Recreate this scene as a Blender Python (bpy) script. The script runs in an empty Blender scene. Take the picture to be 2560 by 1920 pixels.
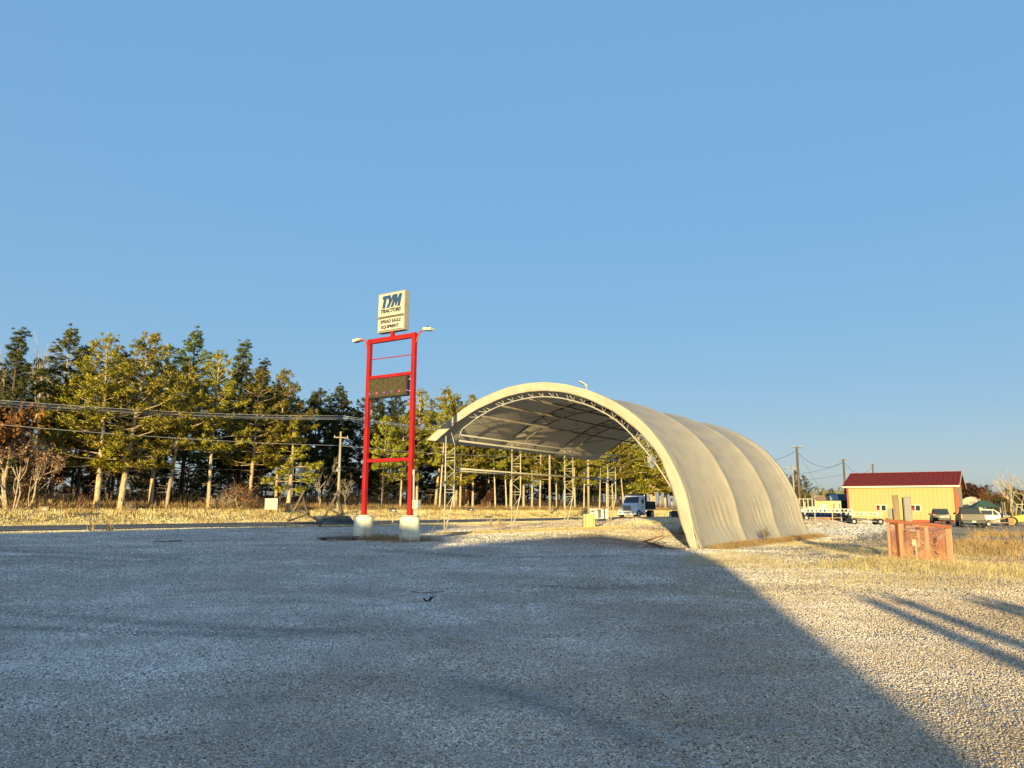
import bpy, math, random
import numpy as np
from mathutils import Matrix, Vector, Euler

# ------------------------------------------------------------------ camera, sky, sun, exposure
sc = bpy.context.scene
col = sc.collection
R = math.radians
SUN_AZ, SUN_EL = 10.5, 5.3          # azimuth the light travels to (from +Y towards +X), height of the sun

cam_d = bpy.data.cameras.new('camera'); cam = bpy.data.objects.new('camera', cam_d); col.objects.link(cam)
cam_d.sensor_width = 36.0; cam_d.lens = 27.0; cam_d.clip_end = 6000; cam_d.clip_start = 0.05
_p = math.atan(312 / 1920.0)
cam.matrix_world = Matrix.Translation((0, 0, 1.6)) @ Matrix.Rotation(math.pi / 2 + _p, 4, 'X') @ Matrix.Rotation(0.005, 4, 'Z')
sc.camera = cam

w = bpy.data.worlds.new('World'); sc.world = w; w.use_nodes = True
nt = w.node_tree; nt.nodes.clear()
sky = nt.nodes.new('ShaderNodeTexSky'); sky.sky_type = 'NISHITA'; sky.sun_disc = False
sky.sun_elevation = R(SUN_EL); sky.sun_rotation = R(SUN_AZ + 180)
sky.altitude = 0; sky.air_density = 1.0; sky.dust_density = 3.0; sky.ozone_density = 5.0
bg = nt.nodes.new('ShaderNodeBackground'); bg.inputs['Strength'].default_value = 0.15
wo = nt.nodes.new('ShaderNodeOutputWorld')
gm = nt.nodes.new('ShaderNodeGamma'); gm.inputs[1].default_value = 0.15       # the whole dome is evened out, as the phone did
hs_ = nt.nodes.new('ShaderNodeHueSaturation'); hs_.inputs['Hue'].default_value = 0.518; hs_.inputs['Saturation'].default_value = 2.45; hs_.inputs['Value'].default_value = 2.2
nt.links.new(sky.outputs[0], gm.inputs[0]); nt.links.new(gm.outputs[0], hs_.inputs['Color']); nt.links.new(hs_.outputs[0], bg.inputs[0]); nt.links.new(bg.outputs[0], wo.inputs[0])

sd = bpy.data.lights.new('sun', 'SUN'); sd.energy = 5.0; sd.angle = R(0.55); sd.color = (1.0, 0.79, 0.37)
sun = bpy.data.objects.new('sun', sd); col.objects.link(sun)
_tr = Vector((math.sin(R(SUN_AZ)) * math.cos(R(SUN_EL)), math.cos(R(SUN_AZ)) * math.cos(R(SUN_EL)), -math.sin(R(SUN_EL))))
sun.rotation_euler = _tr.to_track_quat('-Z', 'Y').to_euler(); sun.location = (-20, -60, 30)

vs = sc.view_settings
vs.view_transform = 'Standard'; vs.look = 'None'; vs.gamma = 1.0; vs.use_curve_mapping = False
vs.exposure = 1.0

random.seed(5); rng = np.random.default_rng(5)

# ------------------------------------------------------------------ frame of the place
AZ = R(33.5)                                           # the road, the shelter and the shed all run this way
DX, DY = math.sin(AZ), math.cos(AZ)
NX, NY = -math.cos(AZ), math.sin(AZ)
ROTD = math.pi / 2 - AZ                                # object rotation whose local x runs along the road
def AB(a, b): return (a * DX + b * NX, a * DY + b * NY)
def toab(x, y): return (x * DX + y * DY, x * NX + y * NY)
def S(v, lo, hi):
    t = np.clip((v - lo) / (hi - lo), 0, 1); return t * t * (3 - 2 * t)
def gab(a, b):
    a = np.asarray(a, float); b = np.asarray(b, float)
    x = a * DX + b * NX; y = a * DY + b * NY
    z = 0.30 * S(b, 13.5, 22.5)
    z = z + 0.32 * S(a, 52, 84) * S(b, 12, 24) * (1 - S(b, 37, 41))
    z = z + 0.95 * S(b, 55.5, 61.5) + 0.3 * S(b, 61.5, 75)
    z = z + (0.09 - 0.19 * S(x, 11.2, 14.4)) * S(y, 17, 21) * (1 - S(y, 27, 33)) * S(x, 9.5, 11.2) * (1 - S(b, 6, 8))
    z = z + 0.18 * S(y, 60, 90) * S(x, 20, 35) * (1 - S(b, 20, 30))
    return z
def gz(x, y):
    a, b = toab(x, y); return float(gab(a, b))
def at(px, Y):                                         # metres to the right at forward distance Y for a column of the 2560 px photo
    return (px - 1280) / 1920.0 * 0.987 * Y

# ------------------------------------------------------------------ mesh helpers
def tag(o, label=None, cat=None, group=None, kind=None):
    if label: o['label'] = label
    if cat: o['category'] = cat
    if group: o['group'] = group
    if kind: o['kind'] = kind
    return o
def thing(name, label, cat, loc=(0, 0, 0), rz=0.0, group=None):
    o = bpy.data.objects.new(name, None); col.objects.link(o)
    o.location = loc; o.rotation_euler = (0, 0, rz); o.empty_display_size = 0.3
    return tag(o, label, cat, group)
def mobj(name, me, mat=None, parent=None):
    o = bpy.data.objects.new(name, me); col.objects.link(o)
    if mat is not None and not me.materials: me.materials.append(mat)
    if parent is not None: o.parent = parent
    return o
class MB:
    def __init__(s): s.v = []; s.f = []
    def add(s, V, F):
        o = len(s.v); s.v += [tuple(p) for p in V]; s.f += [tuple(i + o for i in f) for f in F]; return s
    def box(s, c, sz, rz=0.0, rx=0.0, ry=0.0):
        hx, hy, hz = sz[0] / 2, sz[1] / 2, sz[2] / 2
        M = Euler((rx, ry, rz)).to_matrix(); c = Vector(c)
        V = [c + M @ Vector(p) for p in [(-hx, -hy, -hz), (hx, -hy, -hz), (hx, hy, -hz), (-hx, hy, -hz), (-hx, -hy, hz), (hx, -hy, hz), (hx, hy, hz), (-hx, hy, hz)]]
        return s.add(V, [(3, 2, 1, 0), (4, 5, 6, 7), (0, 1, 5, 4), (1, 2, 6, 5), (2, 3, 7, 6), (3, 0, 4, 7)])
    def bar(s, p, q, wd, ht, up=(0, 0, 1)):
        p = Vector(p); q = Vector(q); d = (q - p).normalized(); up = Vector(up)
        if abs(d.dot(up)) > 0.99: up = Vector((1, 0, 0))
        sx = d.cross(up).normalized() * wd / 2; sy = sx.normalized().cross(d) * ht / 2
        V = [p - sx - sy, p + sx - sy, p + sx + sy, p - sx + sy, q - sx - sy, q + sx - sy, q + sx + sy, q - sx + sy]
        return s.add(V, [(3, 2, 1, 0), (4, 5, 6, 7), (0, 1, 5, 4), (1, 2, 6, 5), (2, 3, 7, 6), (3, 0, 4, 7)])
    def tube(s, pts, r, n=8, cap=True):
        pts = [Vector(p) for p in pts]; m = len(pts)
        rs = [r] * m if not hasattr(r, '__len__') else r
        V = []; ref = None
        for i in range(m):
            d = (pts[min(i + 1, m - 1)] - pts[max(i - 1, 0)]).normalized()
            if ref is None:
                ref = d.cross(Vector((0, 0, 1)))
                if ref.length < 0.05: ref = d.cross(Vector((1, 0, 0)))
            ref = (ref - d * ref.dot(d)).normalized(); bi = d.cross(ref)
            for k in range(n):
                an = 2 * math.pi * k / n; V.append(pts[i] + (ref * math.cos(an) + bi * math.sin(an)) * rs[i])
        F = [(i * n + k, i * n + (k + 1) % n, (i + 1) * n + (k + 1) % n, (i + 1) * n + k) for i in range(m - 1) for k in range(n)]
        if cap: F += [tuple(range(n - 1, -1, -1)), tuple((m - 1) * n + k for k in range(n))]
        return s.add(V, F)
    def lathe(s, prof, n=20, c=(0, 0, 0), axis='z'):
        V = []
        for (r, h) in prof:
            for k in range(n):
                an = 2 * math.pi * k / n; x, y = r * math.cos(an), r * math.sin(an)
                V.append({'z': (c[0] + x, c[1] + y, c[2] + h), 'y': (c[0] + x, c[1] + h, c[2] + y), 'x': (c[0] + h, c[1] + x, c[2] + y)}[axis])
        m = len(prof)
        F = [(i * n + k, i * n + (k + 1) % n, (i + 1) * n + (k + 1) % n, (i + 1) * n + k) for i in range(m - 1) for k in range(n)]
        F += [tuple(range(n - 1, -1, -1)), tuple((m - 1) * n + k for k in range(n))]
        return s.add(V, F)
    def prism(s, poly, t0, t1, axis='y'):               # outline in a plane, extruded along the third axis
        mk = {'y': lambda p, t: (p[0], t, p[1]), 'x': lambda p, t: (t, p[0], p[1]), 'z': lambda p, t: (p[0], p[1], t)}[axis]
        n = len(poly); V = [mk(p, t0) for p in poly] + [mk(p, t1) for p in poly]
        F = [tuple(range(n)), tuple(range(2 * n - 1, n - 1, -1))] + [(i, i + n, (i + 1) % n + n, (i + 1) % n) for i in range(n)]
        return s.add(V, F)
    def loft(s, secs):                                   # closed sections with the same count
        n = len(secs[0]); V = [p for q in secs for p in q]; m = len(secs)
        F = [(i * n + k, i * n + (k + 1) % n, (i + 1) * n + (k + 1) % n, (i + 1) * n + k) for i in range(m - 1) for k in range(n)]
        F += [tuple(range(n - 1, -1, -1)), tuple((m - 1) * n + k for k in range(n))]
        return s.add(V, F)
    def build(s, name, mat, parent=None, smooth=False, bevel=0.0, seg=2):
        me = bpy.data.meshes.new(name); me.from_pydata(s.v, [], s.f)
        import bmesh
        bm = bmesh.new(); bm.from_mesh(me); bmesh.ops.recalc_face_normals(bm, faces=bm.faces); bm.to_mesh(me); bm.free()
        if smooth: me.polygons.foreach_set('use_smooth', [True] * len(me.polygons))
        o = mobj(name, me, mat, parent)
        if bevel > 0:
            md = o.modifiers.new('bevel', 'BEVEL'); md.width = bevel; md.segments = seg; md.limit_method = 'ANGLE'; md.angle_limit = R(35)
        return o
def tri_mesh(name, V, N=None):                           # V (n,3,3) triangles, N vertex normals of the same shape
    V = np.ascontiguousarray(V, np.float32).reshape(-1, 3); nv = len(V); nf = nv // 3
    me = bpy.data.meshes.new(name)
    me.vertices.add(nv); me.vertices.foreach_set('co', V.ravel())
    me.loops.add(nv); me.loops.foreach_set('vertex_index', np.arange(nv, dtype=np.int32))
    me.polygons.add(nf); me.polygons.foreach_set('loop_start', np.arange(0, nv, 3, dtype=np.int32))
    me.polygons.foreach_set('loop_total', np.full(nf, 3, np.int32))
    me.polygons.foreach_set('use_smooth', np.ones(nf, bool))
    me.update(calc_edges=True)
    if N is not None:
        N = np.array(N, np.float64).reshape(-1, 3); N /= np.linalg.norm(N, axis=1, keepdims=True) + 1e-9
        me.normals_split_custom_set_from_vertices(N.tolist())
    return me
def copy_tree(o, parent=None):
    c = o.copy(); col.objects.link(c); c.parent = parent
    for ch in list(o.children): copy_tree(ch, c)
    return c
def text_mesh(body, size, shear=0.0, bold=0.0, ext=0.004):
    cu = bpy.data.curves.new('t', 'FONT'); cu.body = body; cu.size = size; cu.shear = shear; cu.offset = bold; cu.extrude = ext
    cu.align_x = 'CENTER'; cu.align_y = 'CENTER'
    o = bpy.data.objects.new('t', cu); col.objects.link(o)
    dg = bpy.context.evaluated_depsgraph_get()
    me = bpy.data.meshes.new_from_object(o.evaluated_get(dg))
    bpy.data.objects.remove(o); bpy.data.curves.remove(cu); return me

# ------------------------------------------------------------------ materials
def nodes(name):
    m = bpy.data.materials.new(name); m.use_nodes = True; t = m.node_tree
    return m, t, t.nodes['Principled BSDF'], t.nodes.new, t.links.new
def mat(name, c, rough=0.6, metal=0.0, var=0.15, scale=3.0, bump=0.0, bscale=30.0, c2=None, spec=0.4, objrand=0.0, stretch=None, alpha=None):
    m, t, b, N, L = nodes(name)
    b.inputs['Roughness'].default_value = rough; b.inputs['Metallic'].default_value = metal; b.inputs['Specular IOR Level'].default_value = spec
    tc = N('ShaderNodeTexCoord'); src = tc.outputs['Object']
    if stretch:
        mp = N('ShaderNodeMapping'); mp.inputs['Scale'].default_value = stretch; L(src, mp.inputs[0]); src = mp.outputs[0]
    no = N('ShaderNodeTexNoise'); no.inputs['Scale'].default_value = scale; no.inputs['Detail'].default_value = 6; no.inputs['Roughness'].default_value = 0.65; L(src, no.inputs[0])
    rp = N('ShaderNodeValToRGB'); e = rp.color_ramp.elements
    ca = [max(0, x * (1 - var)) for x in c]; cb = [min(1, x * (1 + var)) for x in (c2 or c)]
    e[0].position = 0.3; e[0].color = (*ca, 1); e[1].position = 0.7; e[1].color = (*cb, 1)
    L(no.outputs[0], rp.inputs[0]); out = rp.outputs[0]
    if objrand:
        oi = N('ShaderNodeObjectInfo'); hs = N('ShaderNodeHueSaturation'); mr = N('ShaderNodeMapRange')
        mr.inputs[3].default_value = 1 - objrand; mr.inputs[4].default_value = 1 + objrand
        L(oi.outputs['Random'], mr.inputs[0]); L(mr.outputs[0], hs.inputs['Value']); L(out, hs.inputs['Color']); out = hs.outputs[0]
    L(out, b.inputs['Base Color'])
    if bump:
        n2 = N('ShaderNodeTexNoise'); n2.inputs['Scale'].default_value = bscale; n2.inputs['Detail'].default_value = 5; L(src, n2.inputs[0])
        bp = N('ShaderNodeBump'); bp.inputs['Strength'].default_value = bump; bp.inputs['Distance'].default_value = 0.02; L(n2.outputs[0], bp.inputs['Height']); L(bp.outputs[0], b.inputs['Normal'])
    return m
def leafmat(name, c1, c2, objrand=0.2, trans=0.25, scale=1.2, hue=0.02):
    m, t, b, N, L = nodes(name)
    b.inputs['Roughness'].default_value = 0.65; b.inputs['Specular IOR Level'].default_value = 0.25
    tc = N('ShaderNodeTexCoord'); no = N('ShaderNodeTexNoise'); no.inputs['Scale'].default_value = scale; no.inputs['Detail'].default_value = 4; L(tc.outputs['Object'], no.inputs[0])
    rp = N('ShaderNodeValToRGB'); e = rp.color_ramp.elements; e[0].position = 0.35; e[0].color = (*c1, 1); e[1].position = 0.65; e[1].color = (*c2, 1); L(no.outputs[0], rp.inputs[0])
    oi = N('ShaderNodeObjectInfo'); hs = N('ShaderNodeHueSaturation'); mr = N('ShaderNodeMapRange'); mr.inputs[3].default_value = 1 - objrand; mr.inputs[4].default_value = 1 + objrand
    mh = N('ShaderNodeMapRange'); mh.inputs[3].default_value = 0.5 - hue; mh.inputs[4].default_value = 0.5 + hue
    L(oi.outputs['Random'], mr.inputs[0]); L(oi.outputs['Random'], mh.inputs[0]); L(mr.outputs[0], hs.inputs['Value']); L(mh.outputs[0], hs.inputs['Hue']); L(rp.outputs[0], hs.inputs['Color'])
    L(hs.outputs[0], b.inputs['Base Color'])
    if trans:
        tr = N('ShaderNodeBsdfTranslucent'); L(hs.outputs[0], tr.inputs[0]); mx = N('ShaderNodeMixShader'); mx.inputs[0].default_value = trans
        L(b.outputs[0], mx.inputs[1]); L(tr.outputs[0], mx.inputs[2]); L(mx.outputs[0], t.nodes['Material Output'].inputs[0])
    return m
def glassmat(name, c=(0.02, 0.025, 0.03)):
    m, t, b, N, L = nodes(name)
    b.inputs['Base Color'].default_value = (*c, 1); b.inputs['Roughness'].default_value = 0.04; b.inputs['Specular IOR Level'].default_value = 0.6
    no = N('ShaderNodeTexNoise'); no.inputs['Scale'].default_value = 2.0; bp = N('ShaderNodeBump'); bp.inputs['Strength'].default_value = 0.04; L(no.outputs[0], bp.inputs['Height']); L(bp.outputs[0], b.inputs['Normal'])
    return m

def ground_mat():
    m, t, b, N, L = nodes('gravel_ground')
    b.inputs['Roughness'].default_value = 0.9; b.inputs['Specular IOR Level'].default_value = 0.15
    ge = N('ShaderNodeNewGeometry'); pos = ge.outputs['Position']
    def math_(op, x, y=None, z=None):
        n = N('ShaderNodeMath'); n.operation = op
        for i, v in enumerate((x, y, z)):
            if v is None: continue
            if isinstance(v, (int, float)): n.inputs[i].default_value = v
            else: L(v, n.inputs[i])
        return n.outputs[0]
    def dot(vx, vy):
        n = N('ShaderNodeVectorMath'); n.operation = 'DOT_PRODUCT'; n.inputs[1].default_value = (vx, vy, 0); L(pos, n.inputs[0]); return n.outputs['Value']
    def noise(sc_, det=4, ro=0.6):
        n = N('ShaderNodeTexNoise'); n.inputs['Scale'].default_value = sc_; n.inputs['Detail'].default_value = det; n.inputs['Roughness'].default_value = ro; L(pos, n.inputs[0]); return n.outputs[0]
    def ramp(v, *st):
        n = N('ShaderNodeValToRGB'); e = n.color_ramp.elements
        while len(e) < len(st): e.new(0.5)
        for i, (p_, c_) in enumerate(st): e[i].position = p_; e[i].color = (*c_, 1) if len(c_) == 3 else c_
        L(v, n.inputs[0]); return n.outputs[0]
    def mix(f, x, y, bt='MIX'):
        n = N('ShaderNodeMix'); n.data_type = 'RGBA'; n.blend_type = bt
        if isinstance(f, (int, float)): n.inputs[0].default_value = f
        else: L(f, n.inputs[0])
        for i, v in ((6, x), (7, y)):
            if isinstance(v, tuple): n.inputs[i].default_value = (*v, 1)
            else: L(v, n.inputs[i])
        return n.outputs[2]
    def step(v, lo, hi):
        n = N('ShaderNodeMapRange'); n.interpolation_type = 'SMOOTHSTEP'; n.inputs[1].default_value = lo; n.inputs[2].default_value = hi; L(v, n.inputs[0]); return n.outputs[0]
    def voro(sc_):
        n = N('ShaderNodeTexVoronoi'); n.inputs['Scale'].default_value = sc_; L(pos, n.inputs[0]); return n
    v1 = voro(42.0); v2 = voro(19.0)
    g1 = ramp(math_('MULTIPLY', N_sep(N, L, v1.outputs['Color']), 1.0), (0.0, (0.24, 0.215, 0.185)), (0.45, (0.46, 0.415, 0.36)), (0.8, (0.60, 0.55, 0.485)), (1.0, (0.85, 0.81, 0.75)))
    g2 = ramp(math_('MULTIPLY', N_sep(N, L, v2.outputs['Color']), 1.0), (0.0, (0.24, 0.215, 0.185)), (0.5, (0.46, 0.42, 0.365)), (1.0, (0.75, 0.71, 0.65)))
    grav = mix(0.35, g1, g2)
    big = noise(0.22, 6, 0.62); big2 = noise(0.055, 4, 0.5)
    tone = ramp(big, (0.28, (0.80, 0.79, 0.77)), (0.52, (1.0, 1.0, 1.0)), (0.75, (1.08, 1.08, 1.08)))
    grav = mix(1.0, grav, tone, 'MULTIPLY')
    fines = ramp(noise(0.5, 7, 0.7), (0.46, (0, 0, 0)), (0.62, (1, 1, 1)))
    grav = mix(math_('MULTIPLY', fines, 0.4), grav, (0.40, 0.36, 0.30))
    bb = dot(NX, NY); aa = dot(DX, DY)
    # curved wheel tracks pressed into the yard: darker, finer soil
    wob = math_('MULTIPLY', math_('SUBTRACT', noise(0.06, 2), 0.5), 9.0)
    tr_ = math_('ABSOLUTE', math_('SINE', math_('MULTIPLY', math_('ADD', math_('ADD', math_('MULTIPLY', bb, 0.8), math_('MULTIPLY', aa, 0.35)), wob), 0.33)))
    trk = math_('MULTIPLY', math_('SUBTRACT', 1.0, step(tr_, 0.03, 0.16)), step(noise(0.11, 3), 0.5, 0.64))
    grav = mix(math_('MULTIPLY', trk, 0.6), grav, (0.24, 0.215, 0.18))
    # dry soil and leaf litter where grass grows
    soil = ramp(noise(6.0, 6, 0.7), (0.3, (0.20, 0.14, 0.07)), (0.55, (0.38, 0.29, 0.15)), (0.75, (0.55, 0.44, 0.24)))
    leaf = ramp(noise(3.0, 6, 0.7), (0.35, (0.07, 0.04, 0.02)), (0.6, (0.20, 0.11, 0.045)), (0.75, (0.32, 0.20, 0.08)))
    edge = math_('MULTIPLY', math_('SUBTRACT', noise(0.35, 5), 0.5), 5.0)
    be = math_('ADD', bb, edge)
    c = mix(step(be, 55.0, 56.5), grav, soil)
    c = mix(step(be, 61.5, 64.0), c, leaf)
    # dry grass ground on the right of the shelter and round the meter post
    right = math_('MULTIPLY', math_('SUBTRACT', 1.0, step(math_('ADD', bb, edge), 7.5, 11.5)), step(math_('ADD', aa, edge), 7.0, 16.0))
    c = mix(math_('MULTIPLY', right, math_('MULTIPLY', step(noise(0.3, 5, 0.65), 0.32, 0.55), 0.9)), c, soil)
    # road verge strip
    vg = math_('MULTIPLY', step(be, 40.2, 41.0), math_('SUBTRACT', 1.0, step(be, 44.0, 45.0)))
    c = mix(math_('MULTIPLY', vg, 0.8), c, soil)
    mound = math_('MULTIPLY', math_('MULTIPLY', step(math_('ADD', aa, edge), 40, 50), step(bb, 14, 19)), math_('SUBTRACT', 1.0, step(bb, 38, 42)))
    c = mix(math_('MULTIPLY', mound, 0.75), c, (0.40, 0.31, 0.19))
    L(c, b.inputs['Base Color'])
    h = math_('ADD', math_('MULTIPLY', math_('SUBTRACT', 1.0, v1.outputs['Distance']), 0.5), math_('ADD', math_('MULTIPLY', math_('SUBTRACT', 1.0, v2.outputs['Distance']), 0.7), math_('MULTIPLY', noise(9.0, 5), 0.9)))
    bp = N('ShaderNodeBump'); bp.inputs['Strength'].default_value = 1.0; bp.inputs['Distance'].default_value = 0.035; L(h, bp.inputs['Height']); L(bp.outputs[0], b.inputs['Normal'])
    return m
def N_sep(N, L, c):
    n = N('ShaderNodeSeparateColor'); L(c, n.inputs[0]); return n.outputs[0]

M = {}
M['ground'] = ground_mat()
M['asphalt'] = mat('asphalt', (0.10, 0.10, 0.10), 0.9, var=0.25, scale=0.8, bump=0.5, bscale=40, c2=(0.17, 0.165, 0.16), spec=0.2)
M['white_paint'] = mat('road_paint', (0.62, 0.60, 0.55), 0.7, var=0.2, scale=1.5)
M['yellow_paint'] = mat('road_paint_yellow', (0.60, 0.42, 0.08), 0.7, var=0.2, scale=1.5)
M['red'] = mat('red_paint', (0.27, 0.010, 0.011), 0.5, var=0.14, scale=1.2, c2=(0.32, 0.014, 0.013), spec=0.25)
M['concrete'] = mat('concrete', (0.74, 0.68, 0.50), 0.9, var=0.22, scale=2.2, bump=0.4, bscale=14, c2=(0.86, 0.80, 0.62), stretch=(1, 1, 0.35))
M['cream'] = mat('cream_panel', (0.46, 0.44, 0.37), 0.45, var=0.05, scale=2.0)
M['cabinet'] = mat('cabinet_metal', (0.30, 0.28, 0.23), 0.5, var=0.1)
M['navy'] = mat('navy_print', (0.02, 0.055, 0.14), 0.5, var=0.05)
M['black_print'] = mat('black_print', (0.018, 0.018, 0.02), 0.5, var=0.05)
M['bronze'] = mat('bronze_line', (0.07, 0.045, 0.02), 0.5, var=0.1)
M['led'] = mat('led_screen', (0.05, 0.034, 0.014), 0.55, var=0.35, scale=7.0, c2=(0.06, 0.05, 0.02), stretch=(1, 1, 1))
M['black'] = mat('black_metal', (0.018, 0.018, 0.02), 0.5, var=0.15)
M['purple'] = mat('led_purple', (0.22, 0.07, 0.55), 0.4, var=0.2)
M['pink'] = mat('led_pink', (0.65, 0.06, 0.30), 0.4, var=0.2)
M['grey_box'] = mat('grey_box', (0.34, 0.36, 0.37), 0.5, var=0.1)
M['pvc'] = mat('pvc', (0.46, 0.45, 0.42), 0.5, var=0.06)
M['lamp_metal'] = mat('lamp_metal', (0.55, 0.50, 0.40), 0.45, 0.0, var=0.15)
M['galv'] = mat('galvanised_steel', (0.40, 0.39, 0.36), 0.5, 0.2, var=0.18, scale=4.0)
M['rusty'] = mat('rusty_steel', (0.13, 0.11, 0.09), 0.7, 0.2, var=0.3, scale=4.0, c2=(0.20, 0.17, 0.14))
M['cable'] = mat('cable', (0.10, 0.09, 0.08), 0.6)
M['wood'] = mat('grey_wood', (0.14, 0.115, 0.09), 0.85, var=0.3, scale=5.0, bump=0.4, bscale=20, c2=(0.22, 0.185, 0.14), stretch=(1, 1, 0.15))
M['slat'] = mat('pale_slat', (0.36, 0.275, 0.18), 0.8, var=0.2, scale=5.0)
M['darkwood'] = mat('dark_timber', (0.11, 0.09, 0.068), 0.85, var=0.3, scale=5.0, bump=0.4, bscale=20, c2=(0.12, 0.098, 0.075))
M['tanwood'] = mat('tan_wood', (0.15, 0.105, 0.06), 0.8, var=0.25, scale=5.0, bump=0.3, bscale=20, c2=(0.22, 0.16, 0.10), stretch=(1, 1, 0.12))
M['palewood'] = mat('pale_wood', (0.30, 0.235, 0.155), 0.8, var=0.2, scale=5.0, stretch=(1, 1, 0.12))
M['board'] = mat('weathered_board', (0.055, 0.065, 0.065), 0.85, var=0.4, scale=2.5, c2=(0.13, 0.145, 0.14), stretch=(0.3, 1, 1), bump=0.3)
M['metergrey'] = mat('meter_grey', (0.20, 0.19, 0.17), 0.55, var=0.1)
M['netrail'] = mat('net_wrapped_rail', (0.22, 0.075, 0.035), 0.8, var=0.4, scale=14.0)
M['orange'] = mat('orange_net', (0.44, 0.10, 0.016), 0.6, var=0.2, scale=3.0)
M['pole'] = mat('pole_wood', (0.10, 0.07, 0.045), 0.85, var=0.25, scale=2.0, bump=0.3, stretch=(1, 1, 0.1), c2=(0.15, 0.11, 0.075))
M['palepole'] = mat('pale_pole', (0.34, 0.29, 0.21), 0.8, var=0.15, scale=2.0, stretch=(1, 1, 0.1))
M['wire'] = mat('wire', (0.55, 0.53, 0.50), 0.4, 0.3, var=0.1)
M['darkwire'] = mat('dark_wire', (0.05, 0.05, 0.05), 0.5)
M['ywall'] = mat('yellow_siding', (0.37, 0.30, 0.125), 0.5, var=0.04, scale=1.0)
M['redroof'] = mat('maroon_roof', (0.18, 0.022, 0.013), 0.7, var=0.08, scale=1.0, spec=0.15)
M['redtrim'] = mat('red_trim', (0.36, 0.05, 0.015), 0.5, var=0.08)
M['whitetrim'] = mat('white_trim', (0.48, 0.46, 0.41), 0.5, var=0.06)
M['door'] = mat('door_panel', (0.34, 0.30, 0.23), 0.5, var=0.06)
M['glass'] = glassmat('window_glass'); M['carglass'] = glassmat('car_glass', (0.03, 0.04, 0.045))
M['redthing'] = mat('red_plastic', (0.45, 0.02, 0.03), 0.5)
M['rubber'] = mat('rubber', (0.025, 0.024, 0.023), 0.85, var=0.3)
M['rim'] = mat('wheel_rim', (0.55, 0.54, 0.50), 0.4, 0.3)
M['truckwhite'] = mat('truck_white', (0.56, 0.60, 0.66), 0.3, var=0.05)
M['chrome'] = mat('chrome', (0.42, 0.44, 0.47), 0.25, 0.8, var=0.1)
M['dumpblack'] = mat('dump_black', (0.022, 0.023, 0.024), 0.5, var=0.2)
M['suvpaint'] = mat('suv_taupe', (0.075, 0.063, 0.048), 0.4, 0.0, var=0.08)
M['pickuppaint'] = mat('pickup_grey', (0.022, 0.020, 0.015), 0.45, 0.0, var=0.08)
M['whitepaint'] = mat('car_white', (0.42, 0.42, 0.40), 0.3, var=0.04)
M['bluegrey'] = mat('blue_grey_paint', (0.18, 0.22, 0.25), 0.5, var=0.1)
M['darkblue'] = mat('dark_blue_siding', (0.030, 0.042, 0.060), 0.6, var=0.15)
M['paleblue'] = mat('pale_panel', (0.30, 0.36, 0.40), 0.5, var=0.1)
M['tail'] = mat('tail_light', (0.40, 0.01, 0.015), 0.3)
M['headl'] = mat('head_light', (0.75, 0.73, 0.66), 0.15)
M['liftyellow'] = mat('machine_yellow', (0.42, 0.28, 0.03), 0.45, var=0.12)
M['dockwhite'] = mat('dock_white', (0.42, 0.40, 0.35), 0.5, var=0.1)
M['rustboard'] = mat('rust_board', (0.30, 0.11, 0.05), 0.8, var=0.3)
M['yellowblock'] = mat('yellow_concrete', (0.46, 0.40, 0.19), 0.8, var=0.12, scale=3.0)
M['hut'] = mat('hut_cream', (0.40, 0.33, 0.17), 0.6, var=0.08)
M['tanroof'] = mat('tan_roof', (0.24, 0.16, 0.085), 0.8, var=0.15)
M['green'] = mat('green_canvas', (0.035, 0.075, 0.055), 0.7, var=0.2)
M['stone'] = mat('boulder', (0.36, 0.32, 0.26), 0.9, var=0.3, scale=4, bump=0.5, bscale=12)
M['barn'] = mat('barn_siding', (0.30, 0.28, 0.25), 0.8, var=0.2)
M['tarp'] = mat('torn_tarp', (0.17, 0.20, 0.23), 0.5, var=0.2, scale=6.0)
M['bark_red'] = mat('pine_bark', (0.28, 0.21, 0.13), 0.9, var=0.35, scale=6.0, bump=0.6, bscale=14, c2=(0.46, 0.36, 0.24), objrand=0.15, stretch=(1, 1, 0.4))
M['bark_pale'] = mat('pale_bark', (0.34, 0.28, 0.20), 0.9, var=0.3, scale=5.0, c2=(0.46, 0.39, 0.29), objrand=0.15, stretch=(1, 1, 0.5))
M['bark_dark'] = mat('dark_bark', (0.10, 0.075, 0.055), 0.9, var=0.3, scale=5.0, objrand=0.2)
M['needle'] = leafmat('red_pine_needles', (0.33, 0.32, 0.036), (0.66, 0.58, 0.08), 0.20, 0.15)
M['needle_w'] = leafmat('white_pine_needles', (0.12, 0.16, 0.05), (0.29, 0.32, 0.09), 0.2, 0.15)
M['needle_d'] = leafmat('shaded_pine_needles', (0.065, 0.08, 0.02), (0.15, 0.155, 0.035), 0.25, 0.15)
M['russet'] = leafmat('russet_leaves', (0.13, 0.05, 0.02), (0.26, 0.11, 0.04), 0.25, 0.25, 2.0, 0.015)
M['tanleaf'] = leafmat('tan_leaves', (0.22, 0.12, 0.07), (0.40, 0.25, 0.16), 0.2, 0.25, 2.0, 0.01)
M['goldleaf'] = leafmat('gold_leaves', (0.34, 0.18, 0.03), (0.48, 0.27, 0.05), 0.2, 0.25, 2.0, 0.015)
M['darkred'] = leafmat('dark_red_leaves', (0.05, 0.024, 0.014), (0.11, 0.05, 0.025), 0.25, 0.2, 2.0, 0.01)
M['grass'] = leafmat('dry_grass', (0.46, 0.33, 0.13), (0.88, 0.78, 0.42), 0.1, 0.2, 0.9, 0.0)
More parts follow.
